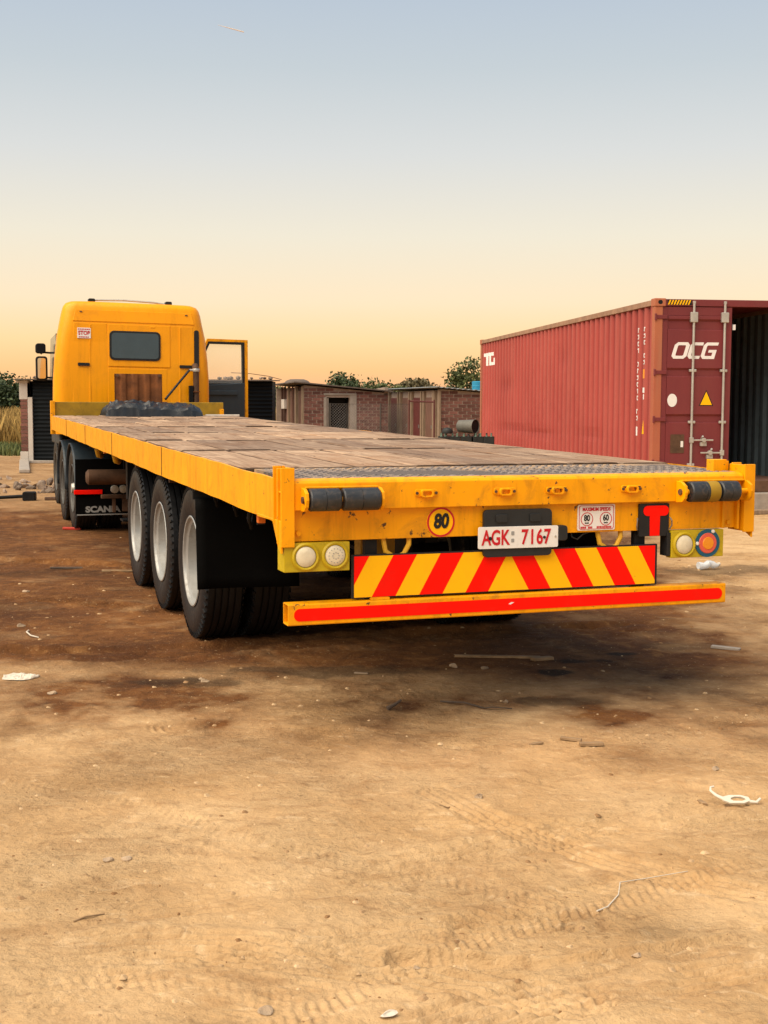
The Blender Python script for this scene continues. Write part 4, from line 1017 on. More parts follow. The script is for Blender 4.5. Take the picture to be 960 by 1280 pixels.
# left door leaf, closed
dx0, dx1, dz0, dz1 = .125, 1.213, .16, 2.775
mb = MB(); mb.box(dx0, dx1, .04, .075, dz0, dz1)
dl = mb.build('left_door', M['cont_door'], ct)
rec = [(2.44, 2.57), (1.745, 1.835), (1.055, 1.145)]
zz = [dz0+.05]
mb = MB(); mb.box(dx0, dx0+.085, .022, .041, dz0, dz1); mb.box(dx1-.115, dx1, .022, .041, dz0, dz1); mb.box(dx0+.085, dx1-.115, .022, .041, dz1-.13, dz1); mb.box(dx0+.085, dx1-.115, .022, .041, dz0, dz0+.1)
mb.build('door_edge', M['cont_door'], dl, bevel=.004)
bands = [(dz0+.1, 1.055), (1.145, 1.745), (1.835, 2.44), (2.56, dz1-.13)]
for a, b in bands:   # raised pressings between sloped recesses
    mb = MB(); xa, xb = dx0+.087, dx1-.117
    mb.add([(xa, .041, a), (xb, .041, a), (xb, .041, b), (xa, .041, b), (xa, .012, a+.035), (xb, .012, a+.035), (xb, .012, b-.004), (xa, .012, b-.004)],
           [(0, 1, 5, 4), (4, 5, 6, 7), (7, 6, 2, 3), (0, 4, 7, 3), (1, 2, 6, 5), (3, 2, 1, 0)])
    mb.build('door_pressing', M['cont_door'], dl, bevel=.006)
for z in (2.62, 1.80, 1.10, .45):
    mb = MB(); mb.box(.02, .20, -.004, .022, z-.028, z+.028); mb.box(.004, .03, -.012, .03, z-.05, z+.05); mb.build('hinge', M['cont_door'], dl, bevel=.004)
for x, hz_, sd_ in ((.602, .79, 1), (1.086, .60, -1)):
    MB().cyl((x, -.018, .20), (x, -.018, 2.86), .0185, n=12).build('locking_bar', M['steel'], dl, smooth=40)
    for z in (2.62, 1.83, 1.06, .42):
        big = z > 2.5
        mb = MB(); mb.box(x-.055, x+.055, -.030 if not big else -.045, .012, z-(.075 if big else .02), z+(.075 if big else .02)); mb.build('bar_bracket', M['steel'], dl, bevel=.008)
    mb = MB(); mb.box(x-.02, x+.02, -.035, .0, 2.82, 2.86); mb.build('cam_keeper', M['steel'], dl, bevel=.006)
    z = hz_
    mb = MB(); mb.box(x, x+sd_*.34, -.042, -.028, z-.012, z+.012); mb.box(x-.03, x+.03, -.045, -.004, z-.04, z+.04); mb.cyl((x+sd_*.19, -.06, z), (x+sd_*.19, .012, z), .035, n=12)
    mb.box(x+sd_*.14, x+sd_*.24, -.03, .012, z-.09, z-.03); mb.cyl((x+sd_*.17, -.05, z+.06), (x+sd_*.17, .01, z+.02), .016, n=8)
    mb.build('door_handle', M['steel'], dl, bevel=.004)
# right leaf swung right round against the far side
mb = MB(); mb.box(CW+.03, CW+.07, .06, 1.16, dz0, dz1); mb.build('right_door', M['cont_door'], ct, bevel=.005)
MB().box(dx1+.012, dx1+.05, .0, .03, 2.44, 2.52).build('seal_tag', M['white'], dl)
# plate, oval, triangle
mb = MB(); mb.prism(rrect(.285, .50, .595, .875, .012, 2), 'y', .006, .0118); pl_ = mb.build('approval_plate', M['brown_metal'], dl)
MB().box(.445, .485, .0045, .0058, .685, .775).build('plate_label', M['white'], pl_)
mb = MB(); mb.add([(.30+.075*math.cos(a), .0085, 1.385+.098*math.sin(a)) for a in [2*math.pi*i/32 for i in range(32)]]+[(.30+.075*math.cos(a), .0118, 1.385+.098*math.sin(a)) for a in [2*math.pi*i/32 for i in range(32)]], [tuple(range(32)), tuple(range(63, 31, -1))]+[(i, i+32, (i+1) % 32+32, (i+1) % 32) for i in range(32)])
mb.build('oval_sticker', M['white'], dl)
MB().prism([(.72, 1.305), (.945, 1.305), (.832, 1.545)], 'y', .0095, .0118).build('warning_border', M['letter_black'], dl)
MB().prism([(.742, 1.318), (.923, 1.318), (.832, 1.515)], 'y', .0080, .0092).build('warning_triangle', M['chev_yellow'], dl)
# OCG in sheared strokes
def strokes(name, polys, parent, mat, y0, y1):
    for ps in polys: MB().prism(ps, 'y', y0, y1).build(name, mat, parent)
sh = .30; LX, LZ, lh = .262, 2.005, .245
def S(x, z): return (LX+x+sh*(z), LZ+z)
lw = .215; t = .055
def bar(x0, x1, z0, z1): return [S(x0, z0), S(x1, z0), S(x1, z1), S(x0, z1)]
Olet = MB(); c_ = .02
def rl_(x0, x1, z0, z1, c): return [S(x0+c, z0), S(x1-c, z0), S(x1, z0+c), S(x1, z1-c), S(x1-c, z1), S(x0+c, z1), S(x0, z1-c), S(x0, z0+c)]
frame(Olet, rl_(0, lw+.02, 0, lh, .04), rl_(t, lw+.02-t, t*.8, lh-t*.8, .012), 'y', .0085, .0118); Olet.build('lettering', M['letter_white'], dl)
g = lw+.032
def cpoly(x, w_): return [S(x+.04, 0), S(x+w_, 0), S(x+w_, t*.8), S(x+t+.012, t*.8), S(x+t, t*.8+.012), S(x+t, lh-t*.8-.012), S(x+t+.012, lh-t*.8), S(x+w_, lh-t*.8), S(x+w_, lh), S(x+.04, lh), S(x, lh-.04), S(x, .04)]
MB().prism(cpoly(g, .195), 'y', .0085, .0118).build('lettering', M['letter_white'], dl)
x = g+.208; w_ = .222
gp = [S(x+.04, 0), S(x+w_, 0), S(x+w_, .135), S(x+.10, .135), S(x+.10, .095), S(x+w_-t, .095), S(x+w_-t, t*.8), S(x+t+.012, t*.8), S(x+t, t*.8+.012), S(x+t, lh-t*.8-.012), S(x+t+.012, lh-t*.8), S(x+w_, lh-t*.8), S(x+w_, lh), S(x+.04, lh), S(x, lh-.04), S(x, .04)]
MB().prism(gp, 'y', .0085, .0118).build('lettering', M['letter_white'], dl)
# marks on the long side: TG and vertical code columns, hugging the outer ridges
ridges = [.17+.278*k for k in range(43)]
def prof_x(y):
    t_ = (y-.17) % .278; fl, sl = .278*.27, .278*.23
    return .022+(0 if t_ < fl else (.045*(t_-fl)/sl) if t_ < fl+sl else .045 if t_ < 2*fl+sl else .045*(1-(t_-2*fl-sl)/sl))
def side_mark(mb, y0, y1, z0, z1, z0b=None, z1b=None, prd=.003):
    """painted patch that follows the corrugation; z limits may change from y0 to y1"""
    z0b = z0 if z0b is None else z0b; z1b = z1 if z1b is None else z1b; fl, sl = .278*.27, .278*.23
    cuts = {y0, y1}; k = math.floor((y0-.17)/.278)
    while .17+k*.278 < y1:
        for q in (0, fl, fl+sl, 2*fl+sl):
            yy = .17+k*.278+q
            if y0 < yy < y1: cuts.add(yy)
        k += 1
    ys = sorted(cuts); lerp = lambda a_, b_, y: a_+(b_-a_)*(y-y0)/(y1-y0)
    for ya, yb in zip(ys[:-1], ys[1:]):
        xa, xb = prof_x(ya+1e-5), prof_x(yb-1e-5); q = []
        for x_, y_ in ((xa, ya), (xb, yb)):
            for zz_ in (lerp(z0, z0b, y_), lerp(z1, z1b, y_)):
                q.append((x_-prd-.0015, y_, zz_)); q.append((x_-.0017, y_, zz_))
        mb.add(q, [(0, 2, 6, 4), (1, 5, 7, 3), (0, 4, 5, 1), (2, 3, 7, 6), (0, 1, 3, 2), (4, 6, 7, 5)])
def ridge_patch(mb, k, f0, f1, z0, z1, prd=.003):
    y0 = ridges[k]+.278*.27*f0; y1 = ridges[k]+.278*.27*f1; side_mark(mb, y0, y1, z0, z1, prd=prd)
# vertical codes, one letter per row on a ridge
def code(k, z_top, n, h, step, gaps):
    mb = MB(); z = z_top
    for i in range(n):
        if i not in gaps:
            f0 = random.uniform(.05, .2); f1 = random.uniform(.75, .95)
            ridge_patch(mb, k, f0, f1, z-h*.30, z); ridge_patch(mb, k, f0, f0+.28, z-h, z-h*.28) if i % 2 else ridge_patch(mb, k, f1-.28, f1, z-h, z-h*.28)
            if i % 3: ridge_patch(mb, k, f0, f1, z-h, z-h*.78, .0030)
        z -= step
    mb.build('code_marks', M['letter_white'], ct)
code(2, 2.50, 14, .072, .104, (4, 11)); code(1, 2.50, 6, .066, .100, (3,))
mb = MB(); ridge_patch(mb, 2, .1, .9, .84, .98); mb.build('white_patch', M['letter_white'], ct)
mb = MB(); ridge_patch(mb, 1, .1, 1.0, 1.72, 1.86); mb.build('orange_patch', M['orange'], ct)
mb = MB(); ridge_patch(mb, 1, .0, 1.0, 1.50, 1.58); ridge_patch(mb, 1, .2, .7, 1.40, 1.48); mb.build('white_patch', M['letter_white'], ct)
mb = MB(); mb.prism([(.17+.278+.0, .87), (.17+.278+.075, .87), (.17+.278+.022, 1.08)], 'x', .0175, .0200); mb.build('warning_triangle', M['chev_yellow'], ct)
# TG sheared letters near the far end: bars across several ridges
mb = MB()
side_mark(mb, 10.80, 11.85, 2.47, 2.55)                       # shared top bar of T and G
side_mark(mb, 11.42, 11.60, 2.25, 2.47)                       # stem of T
side_mark(mb, 11.10, 11.28, 2.25, 2.47); side_mark(mb, 10.72, 11.10, 2.25, 2.32); side_mark(mb, 10.72, 10.86, 2.32, 2.41)
mb.build('lettering', M['letter_white'], ct)
# blocks under the container
for x, y, lab in ((.2, .12, 'pale concrete block under the near left corner of the red container'), (CW-.75, -.02, 'rough concrete block on the ground below the open container doorway'), (.2, CL-.3, 'concrete block under the far left corner of the red container'), (CW-.3, CL-.3, None)):
    if not lab: continue
    mb = MB(); mb.box(-.28, .28, -.16, .20, -.02, CZ-.004)
    for i in range(8): mb.v[i] = tuple(c+random.uniform(-.012, .012)*(q < 2) for q, c in enumerate(mb.v[i]))
    c, s = math.cos(CYAW), math.sin(CYAW)
    o = mb.build('concrete_block', M['concrete'], None, bevel=.015); o.location = (CX+x*c-y*s, CY+x*s+y*c, 0); o.rotation_euler = (0, 0, CYAW+.06)
    tag(o, lab, 'block', 'blocks carrying the container')
mb = MB(); mb.box(-.55, .55, -.10, .10, 0, .06); o = mb.build('timber_beam', M['wood_post'], None, bevel=.008); o.location = (CX+1.55, CY-.55, .0); o.rotation_euler = (0, 0, CYAW+.1)
tag(o, 'dusty timber beam lying in front of the container doorway', 'beam')

# ------------------------------------------------------------------ brick sheds
BRICK = MB().box(0, .240, -.012, .05, 0, .076).mesh('brick', M['brick'])
HALF = MB().box(0, .115, -.012, .05, 0, .076).mesh('brick', M['brick'])
def brick_wall(parent, length, z0, z1fn, holes, name='wall', indiv_z=.85, xmax=99):
    """wall in local x-z at y=0 facing -y; z1fn gives top height at x; holes = [(x0,x1,z0,z1)]"""
    mb = MB(); n = 12
    # mortar backing split around holes
    xs = sorted({0, length, *[h[0] for h in holes], *[h[1] for h in holes]})
    for a, b in zip(xs[:-1], xs[1:]):
        segs = [(z0, None)]
        for h in holes:
            if h[0] <= a+1e-6 and b <= h[1]+1e-6: segs = [(z0, h[2]), (h[3], None)] if h[2] > z0+.01 else [(h[3], None)]
        for q0, q1 in segs:
            ta = z1fn(a) if q1 is None else q1; tb = z1fn(b) if q1 is None else q1
            mb.prism([(a, q0), (b, q0), (b, tb), (a, ta)], 'y', 0, .12)
    wl = mb.build(name, M['mortar'], parent)
    stuff = MB(); row = 0; z = z0
    while z < max(z1fn(0), z1fn(length))-.08:
        x = .004-(.133 if row % 2 else 0)
        while x < length-.02:
            xa, xb = max(x, .004), min(x+.255, length-.004)
            ok_ = z+.085 < min(z1fn(xa), z1fn(xb)) and xb-xa > .05
            for h in holes:
                if xa < h[1]-.005 and xb > h[0]+.005 and z+.08 > h[2] and z < h[3]-.003:
                    if xa < h[0]-.06: xb = h[0]-.004
                    elif xb > h[1]+.06: xa = h[1]+.004
                    else: ok_ = False
            if ok_:
                dy = random.uniform(-.004, .005); zz_ = z+.006
                if z >= indiv_z and xa < xmax:
                    inst('brick', BRICK, wl, (xa, dy, zz_), (random.uniform(-.01, .01), random.uniform(-.008, .008), 0), ((xb-xa-.006)/.255, 1, 1))
                else: stuff.box(xa, xb-.015, -.012+dy, .05, zz_, zz_+.076)
            x += .266
        z += .0945; row += 1
    if stuff.v: tag(stuff.build('brickwork', M['brick'], wl), kind='stuff')
    return wl
SY = R(16)
def place(px_x, y): return (px_x, y, 0)
# shed with doorway
sa = empty('brick_shed', (-2.40, 38.0, 0), SY, 'low brick shed with a dark doorway behind the timber deck', 'shed')
ztop = lambda x: 2.16-.085*x
brick_wall(sa, 2.62, 0, ztop, [(.70, 1.40, 0, 1.80)])
mb = MB(); mb.box(.60, .69, -.03, .10, 0, 1.80); mb.box(1.41, 1.62, -.025, .10, 0, 1.86); mb.box(.60, 1.62, -.028, .10, 1.862, 1.93); mb.build('door_frame', M['concrete'], sa, bevel=.006)
MB().box(.71, .76, .02, .30, 0, 1.78).build('door_leaf', M['concrete'], sa)
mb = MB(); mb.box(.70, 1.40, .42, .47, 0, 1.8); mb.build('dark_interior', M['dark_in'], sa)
mb = MB(); mb.prism([(.0, 0), (3.0, 0), (3.0, 2.0), (.0, 2.12)], 'x', 2.50, 2.61); mb.build('side_wall', M['mortar'], sa)
mb = MB(); mb.prism([(.12, 0), (3.0, 0), (3.0, 2.1), (.12, 2.12)], 'x', .02, .10); mb.build('side_wall', M['wood_dark'], sa)
mb = MB(); mb.box(-.25, 2.5, 2.95, 3.0, 0, 2.1); mb.build('back_wall', M['mortar'], sa)
mb = MB(); mb.add([(-.34, -.20, 2.235), (2.72, -.20, 1.975), (2.72, 3.2, 1.95), (-.34, 3.2, 2.205)], [(0, 1, 2, 3)]); o = mb.build('roof', M['roof_dark'], sa); m_ = o.modifiers.new('solid', 'SOLIDIFY'); m_.thickness = .035
for x, y, mt, w_ in ((-.06, .0, 'wood_post', .10), (-.10, .75, 'wood_post', .12), (-.08, 1.35, 'wood_dark', .06), (-.1, 1.85, 'wood_post', .10), (-.1, 2.5, 'wood_dark', .08), (-.10, 2.9, 'wood_dark', .08)):
    MB().box(x, x+w_*.8, y, y+w_, 0, 2.14).build('post', M[mt], sa, bevel=.006)
for y in (.25, .45, 1.05, 1.6, 2.2): MB().box(-.05, -.02, y, y+.13, 0, 2.0).build('plank', M['wood_dark'], sa)
MB().box(-.14, .0, 2.3, 2.75, 1.45, 1.75).build('meter_box', M['plaster'], sa, bevel=.01)
for i, (x, y, sx, h_, mt, nm, lab) in enumerate(((.05, 1.2, .42, .13, 'roof_dark', 'basin', 'upturned dark basin on the roof of the brick shed'), )):
    mb = MB(); mb.lathe([(.001, h_), (sx*.5, h_*.95), (sx*.8, h_*.6), (sx, 0), (sx*.9, .0)], (0, 0, 0), 'z', 24)
    o = mb.build(nm, M[mt], None, smooth=40); c, s = math.cos(SY), math.sin(SY); o.location = (-2.40+x*c-y*s, 38+x*s+y*c, 2.235); tag(o, lab, 'basin')
# second shed: row of narrow doors on the left face, brick end facing us
sb = empty('brick_outbuilding', (1.59, 36.0, 0), SY, 'brick outbuilding with a row of narrow timber doors beside the container', 'outbuilding')
zt2 = lambda x: 2.03-.075*x
brick_wall(sb, 3.4, 0, zt2, [], xmax=1.9)
mb = MB(); mb.box(-.06, .0, -.06, .09, 0, 2.02); mb.build('corner_timber', M['wood_post'], sb, bevel=.006)
# left face along local +y at x=0
mb = MB(); mb.box(.0, .10, .12, 5.4, 0, 2.0); mb.build('door_wall', M['mortar'], sb)
for y0, y1, mt in ((.55, 1.25, 'wood_dark'), (1.75, 2.45, 'maroon'), (3.0, 3.6, 'wood_dark'), (4.2, 4.85, 'maroon')):
    d_ = MB().box(-.045, -.004, y0, y1, .0, 1.80).build('door', M[mt], sb, bevel=.004)
    MB().box(-.06, -.046, y0+.08, y0+.16, .9, 1.0).build('handle', M['wire'], d_)
for y in (.30, .42, 1.32, 1.55, 2.52, 2.75, 3.70, 3.95, 4.95, 5.3):
    MB().box(-.09, -.002, y, y+.10, 0, 1.98).build('post', M['wood_post'], sb, bevel=.005)
mb = MB(); mb.box(2.9, 3.4, .12, 5.4, 0, 1.75); mb.box(.1, 3.4, 5.3, 5.4, 0, 1.75); mb.build('back_wall', M['mortar'], sb)
mb = MB(); nn = 40
for k in range(2): pass
def rf(a, b):
    x = -.22+4.0*a; y = -.18+5.8*b; return (x, y, 2.085-.072*x+.010*math.sin(y*2*math.pi/.2)*0+.012*math.sin(x*2*math.pi/.16))
mb.grid(rf, 150, 4); o = mb.build('roof', M['roof_sheet'], sb, smooth=60); m_ = o.modifiers.new('solid', 'SOLIDIFY'); m_.thickness = .02
# blue drum on that roof
mb = MB(); mb.lathe([(.001, 0), (.17, 0), (.18, .03), (.175, .14), (.185, .15), (.185, .17), (.175, .18), (.18, .29), (.15, .31), (.001, .315)], (0, 0, 0), 'z', 28)
o = mb.build('blue_drum', M['blue_plastic'], None, smooth=40); o.location = (2.80, 38.2, 1.985); tag(o, 'small blue plastic drum on the outbuilding roof at the container edge', 'drum')
for x, y, s_ in ((1.9, 39.2, .13), (1.55, 39.5, .10)):
    pass
# chain-link fence with a rusty gate frame in front of the sheds
fc = empty('wire_fence', (-.55, 34.0, 0), R(6), 'chain-link wire fence with rusty pipe frame in front of the sheds', 'fence')
for x in (.45, 1.22, 1.90):
    MB().cyl((x, 0, 0), (x, 0, 1.62 if x < 1 else 1.72), .022, n=8).build('fence_post', M['maroon'] if x > .5 else M['wire_dark'], fc, smooth=40)
MB().cyl((1.22, 0, 1.68), (1.90, 0, 1.66), .022, n=8).build('fence_rail', M['maroon'], fc)
MB().cyl((-.9, 0, 1.60), (1.22, 0, 1.60), .006, n=6).build('fence_rail', M['wire_dark'], fc)
MB().cyl((-.9, 0, 0), (-.9, 0, 1.62), .018, n=8).build('fence_post', M['wire_dark'], fc, smooth=40)
mb = MB(); step = .075
for k in range(-24, 50):
    for s_ in (-1, 1):
        x0 = -.9+k*step; pts = []
        a = x0; b = x0+s_*1.6
        def at(t): return (a+(b-a)*t, 0, 1.6*t)
        # clip to x in [-.9, 1.22]
        t0, t1 = 0, 1
        if b != a:
            ta, tb_ = sorted(((-.9-a)/(b-a), (1.22-a)/(b-a))); t0, t1 = max(t0, ta), min(t1, tb_)
        if t1-t0 > .02: mb.tube([at(t0), at(t1)], .0028, 3)
tag(mb.build('wire_mesh', M['wire'], fc), kind='stuff')

# ledge with crates and a bucket by the container's far end
mb = MB(); mb.box(.82, 2.50, 27.2, 27.75, 0, .70); o = mb.build('concrete_ledge', M['concrete'], None, bevel=.015); tag(o, 'low pale concrete ledge under the dark crates by the container', 'ledge')
for i in range(5):
    x = 1.28+i*.245; e = empty('bottle_crate', (x, 27.42, .701), random.uniform(-.08, .08), ('leftmost', 'second', 'middle', 'fourth', 'rightmost')[i]+' dark crate with pale green tops in the row by the container', 'crate', 'dark crates by the container')
    mb = MB(); frame(mb, rrect(-.115, .115, -.16, .16, .015, 2), rrect(-.10, .10, -.145, .145, .010, 2), 'z', 0, .20); mb.build('crate_body', M['crate'], e)
    MB().box(-.10, .10, -.145, .145, .006, .02).build('crate_base', M['crate'], e)
    for a in range(2):
        for b in range(3):
            x_, y_ = -.05+a*.10, -.095+b*.095; mb = MB(); h_ = random.uniform(.24, .275)
            mb.lathe([(.001, .02), (.038, .02), (.040, .15), (.028, .20), (.016, .225), (.018, h_), (.001, h_+.004)], (x_, y_, 0), 'z', 10); mb.build('bottle', M['green_top'] if random.random() < .6 else M['crate'], e, smooth=40)
bk = empty('bucket', (1.80, 27.50, 1.115), R(-38), 'grey bucket lying on its side on top of the dark crates', 'bucket')
mb = MB(); mb.lathe([(.001, -.21), (.125, -.21), (.135, -.20), (.150, .19), (.158, .195), (.158, .21), (.146, .21), (.140, .19), (.120, -.19), (.001, -.195)], (0, 0, 0), 'x', 32); mb.build('bucket_body', M['bucket'], bk, smooth=40)
MB().lathe([(.001, .195), (.139, .195)], (0, 0, 0), 'x', 24).build('bucket_shade', M['dark_in'], bk)  # near-black disc at the mouth stands in for the shade inside
mb = MB(); mb.lathe([(.001, .13), (.08, .11), (.12, .06), (.11, 0), (.001, 0)], (0, 0, 0), 'z', 20); o = mb.build('dark_pot', M['crate'], None, smooth=50); o.location = (1.36, 27.35, .965); tag(o, 'small rounded dark pot beside the grey bucket', 'pot')

# ------------------------------------------------------------------ dark sheet-metal kiosk behind the cab
kx0, kx1, ky = -9.72, -2.99, 34.0
kk = empty('metal_kiosk', (kx0, ky, 0), 0, 'dark corrugated metal kiosk with brick corner pillar behind the truck cab', 'kiosk')
KL = kx1-kx0
mb = MB(); nz = 48; rows = []
for i in range(nz*4+1):
    z = .02+2.22*i/(nz*4); rows.append((z, -.016*math.sin(2*math.pi*z/.105)))
mb.add([(x, y, z) for z, y in rows for x in (.33, KL)], [(2*i, 2*i+1, 2*i+3, 2*i+2) for i in range(len(rows)-1)])
o = mb.build('front_sheet', M['kiosk'], kk, smooth=60, fix=False); m_ = o.modifiers.new('solid', 'SOLIDIFY'); m_.thickness = .004
mb = MB(); mb.box(KL-.06, KL-.02, .02, 1.2, 0, 2.2); mb.box(.02, KL-.021, 1.201, 1.24, 0, 2.2); mb.box(.0, .06, .25, 1.2, 0, 2.2); mb.build('wall', M['kiosk'], kk)
pm = MB().box(.02, .20, -.02, .22, 0, 2.16).build('brick_pillar', M['mortar'], kk)
z = .32; r_ = 0
while z < 1.66:
    inst('brick', HALF, pm, (.0 if r_ % 2 else .01, -.026, z), (0, 0, 0), (1.62, 1, 1)); z += .0945; r_ += 1
mb = MB(); mb.box(.20, .325, -.04, .2, .0, 1.75); mb.build('white_jamb', M['plaster'], kk, bevel=.008)
mb = MB(); mb.box(-.02, .20, -.045, .2, 1.69, 2.14); mb.box(-.10, .22, -.07, .25, 2.14, 2.20); mb.box(-.02, .201, -.05, .2, 0, .30); mb.build('plaster_cap', M['plaster'], kk, bevel=.01)
mb = MB(); mb.add([(-.12, -.25, 2.235), (KL+.10, -.25, 2.225), (KL+.10, 1.35, 2.25), (-.12, 1.35, 2.25)], [(0, 1, 2, 3)]); o = mb.build('roof', M['roof_dark'], kk); m_ = o.modifiers.new('solid', 'SOLIDIFY'); m_.thickness = .025
MB().box(.3, 3.6, -.35, -.02, 0, .07).build('step', M['concrete'], kk, bevel=.01)
for i in range(16):
    x = kx0+.1+random.random()*(KL-.2)
    if i > 4: x = kx1-random.random()*1.5
    s_ = random.uniform(.04, .085)
    bm = bmesh.new(); bmesh.ops.create_icosphere(bm, subdivisions=1, radius=s_)
    for v in bm.verts: v.co *= random.uniform(.75, 1.15); v.co.z *= .7
    me = bpy.data.meshes.new('roof_stone'); bm.to_mesh(me); bm.free(); me.materials.append(M['rubble'])
    o = inst('roof_stone', me, None, (x, ky-.1+random.random()*.4, 2.25+s_*.5)); tag(o, 'stone weighing down the dark kiosk roof behind the cab', 'stone', 'stones on the kiosk roof')
w_ = MB().tube([(kx1-1.1, ky, 2.42), (kx1-.6, ky, 2.40), (kx1-.1, ky, 2.33), (kx1+.25, ky, 2.24)], .009, 5).build('bent_wire', M['brown_metal'], None, smooth=True); tag(w_, 'thin bent rod lying over the right end of the kiosk roof', 'rod')
# kerb running towards us from the pillar
mb = MB(); mb.add([(-9.75, 33.9, 0), (-9.50, 33.9, 0), (-8.05, 28.8, 0), (-8.30, 28.8, 0), (-9.75, 33.9, .10), (-9.50, 33.9, .10), (-8.05, 28.8, .09), (-8.30, 28.8, .09)], [(0, 1, 2, 3), (7, 6, 5, 4), (0, 4, 5, 1), (1, 5, 6, 2), (2, 6, 7, 3), (3, 7, 4, 0)])
tag(mb.build('kerb', M['concrete'], None, bevel=.02), kind='structure')

# ------------------------------------------------------------------ vegetation
def leaf_cloud(centers, n_per, spread, size, flat_=.0):
    C_ = np.repeat(centers, n_per, 0); n = len(C_)
    P = C_+np.clip(rng.normal(0, 1, (n, 3)), -1.7, 1.7)*spread
    a = rng.normal(0, 1, (n, 3)); a /= np.linalg.norm(a, axis=1, keepdims=True)
    b = rng.normal(0, 1, (n, 3)); b -= a*(a*b).sum(1, keepdims=True); b /= np.linalg.norm(b, axis=1, keepdims=True)
    s = size*rng.uniform(.6, 1.3, (n, 1)); a *= s; b *= s*.55
    return np.stack([P-a, P+b, P+a, P-b], 1).reshape(-1, 3)
def quads_obj(name, V, mat, parent=None):
    n = len(V)//4; me = bpy.data.meshes.new(name); me.vertices.add(len(V)); me.vertices.foreach_set('co', V.astype(np.float32).ravel())
    me.loops.add(len(V)); me.polygons.add(n); me.loops.foreach_set('vertex_index', np.arange(len(V), dtype=np.int32)); me.polygons.foreach_set('loop_start', np.arange(n, dtype=np.int32)*4)
    me.update(calc_edges=True); me.materials.append(mat); o = bpy.data.objects.new(name, me); col.objects.link(o)
    if parent: o.parent = parent
    return o
def tree(x, y, h, rx, label, mat='leaf_dark', ncl=60, base=.35, npl=70, size=.10, spread=.26, open_=.0, ry=None, name='bush_tree'):
    e = empty(name, (x, y, 0), random.random()*6, label, 'tree', 'trees behind the yard')
    mb = MB(); tips = []
    th = h*base
    mb.tube([(0, 0, -.1), (.03*h, 0, th*.5), (.01*h, .02*h, th)], [.045*h, .036*h, .028*h], 8)
    for k in range(8):
        a = k*2.4+random.random(); rr_ = rx*random.uniform(.45, .85); zt = h*random.uniform(base+.15, .88)
        p = (rr_*math.cos(a), rr_*math.sin(a), zt); m1 = (p[0]*.4, p[1]*.4, th+(zt-th)*.55); tips.append(p)
        mb.tube([(.01*h, .02*h, th*.9), m1, p], [.022*h, .014*h, .005*h], 6)
    mb.build('trunk', M['bark'], e, smooth=50)
    u = rng.normal(0, 1, (ncl, 3)); u /= np.linalg.norm(u, axis=1, keepdims=True); rad = rng.uniform(.55, 1., (ncl, 1))**.6
    cz_ = h*(base+1)/2; cen = u*rad*np.array([[rx, ry or rx, h*(1-base)/2]])+np.array([[0, 0, cz_]])
    cen = np.concatenate([cen, np.array(tips)]); cen += rng.normal(0, .10*rx, cen.shape)
    if open_: cen = cen[rng.random(len(cen)) > open_]
    quads_obj('crown', leaf_cloud(cen, npl, spread, size), M[mat], e)
    return e
tree(-19.6, 62, 3.0, 1.7, 'dark bushy tree at the far left edge above the dry grass', ncl=90, base=.2, spread=.3)
tree(-17.3, 58, 2.45, 1.2, 'lower dark tree between the far left tree and the kiosk pillar', ncl=70, base=.2, spread=.25)
tree(-17.9, 52, 2.5, .8, 'pale green shrub in front of the far left dark trees', 'leaf_mid', ncl=40, base=.15, spread=.22)
tree(-2.5, 80, 3.35, 1.1, 'dark rounded tree top directly behind the brick shed roof', open_=.25, ncl=80, base=.3, spread=.28, size=.12)
tree(-.8, 84, 3.0, .95, 'smaller dark tree behind the right end of the brick shed', 'leaf_mid', ncl=70, base=.3, spread=.28, size=.12)
tree(.75, 96, 2.85, .8, 'low tree showing just above the gap between the sheds', 'leaf_mid', ncl=50, base=.3, spread=.28, size=.13)
tree(3.9, 150, 4.25, 2.2, 'distant brownish dome-shaped tree above the outbuilding roof', 'leaf_dry', ncl=130, base=.25, spread=.4, size=.22, npl=60)
tree(4.6, 68, 3.75, 1.2, 'tall airy tree beside the far top corner of the container', 'leaf_mid', ncl=70, base=.32, spread=.22, size=.11, open_=.22, npl=40)
tree(-5.2, 66, 2.35, .55, 'small shrub tree beside the left post of the brick shed', 'leaf_mid', ncl=24, base=.3, spread=.18, size=.11, npl=30)
tree(-24.5, 70, 3.4, 2.2, 'dark tree just beyond the left edge behind the dry grass', ncl=80, base=.2, spread=.34)
# far tree line
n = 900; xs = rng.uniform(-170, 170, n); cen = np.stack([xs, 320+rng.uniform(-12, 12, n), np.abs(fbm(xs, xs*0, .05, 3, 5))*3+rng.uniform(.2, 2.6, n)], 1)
tag(quads_obj('far_trees', leaf_cloud(cen, 26, .8, .42), M['leaf_hazed']), 'far hazy line of trees along the horizon', 'trees', kind='stuff')
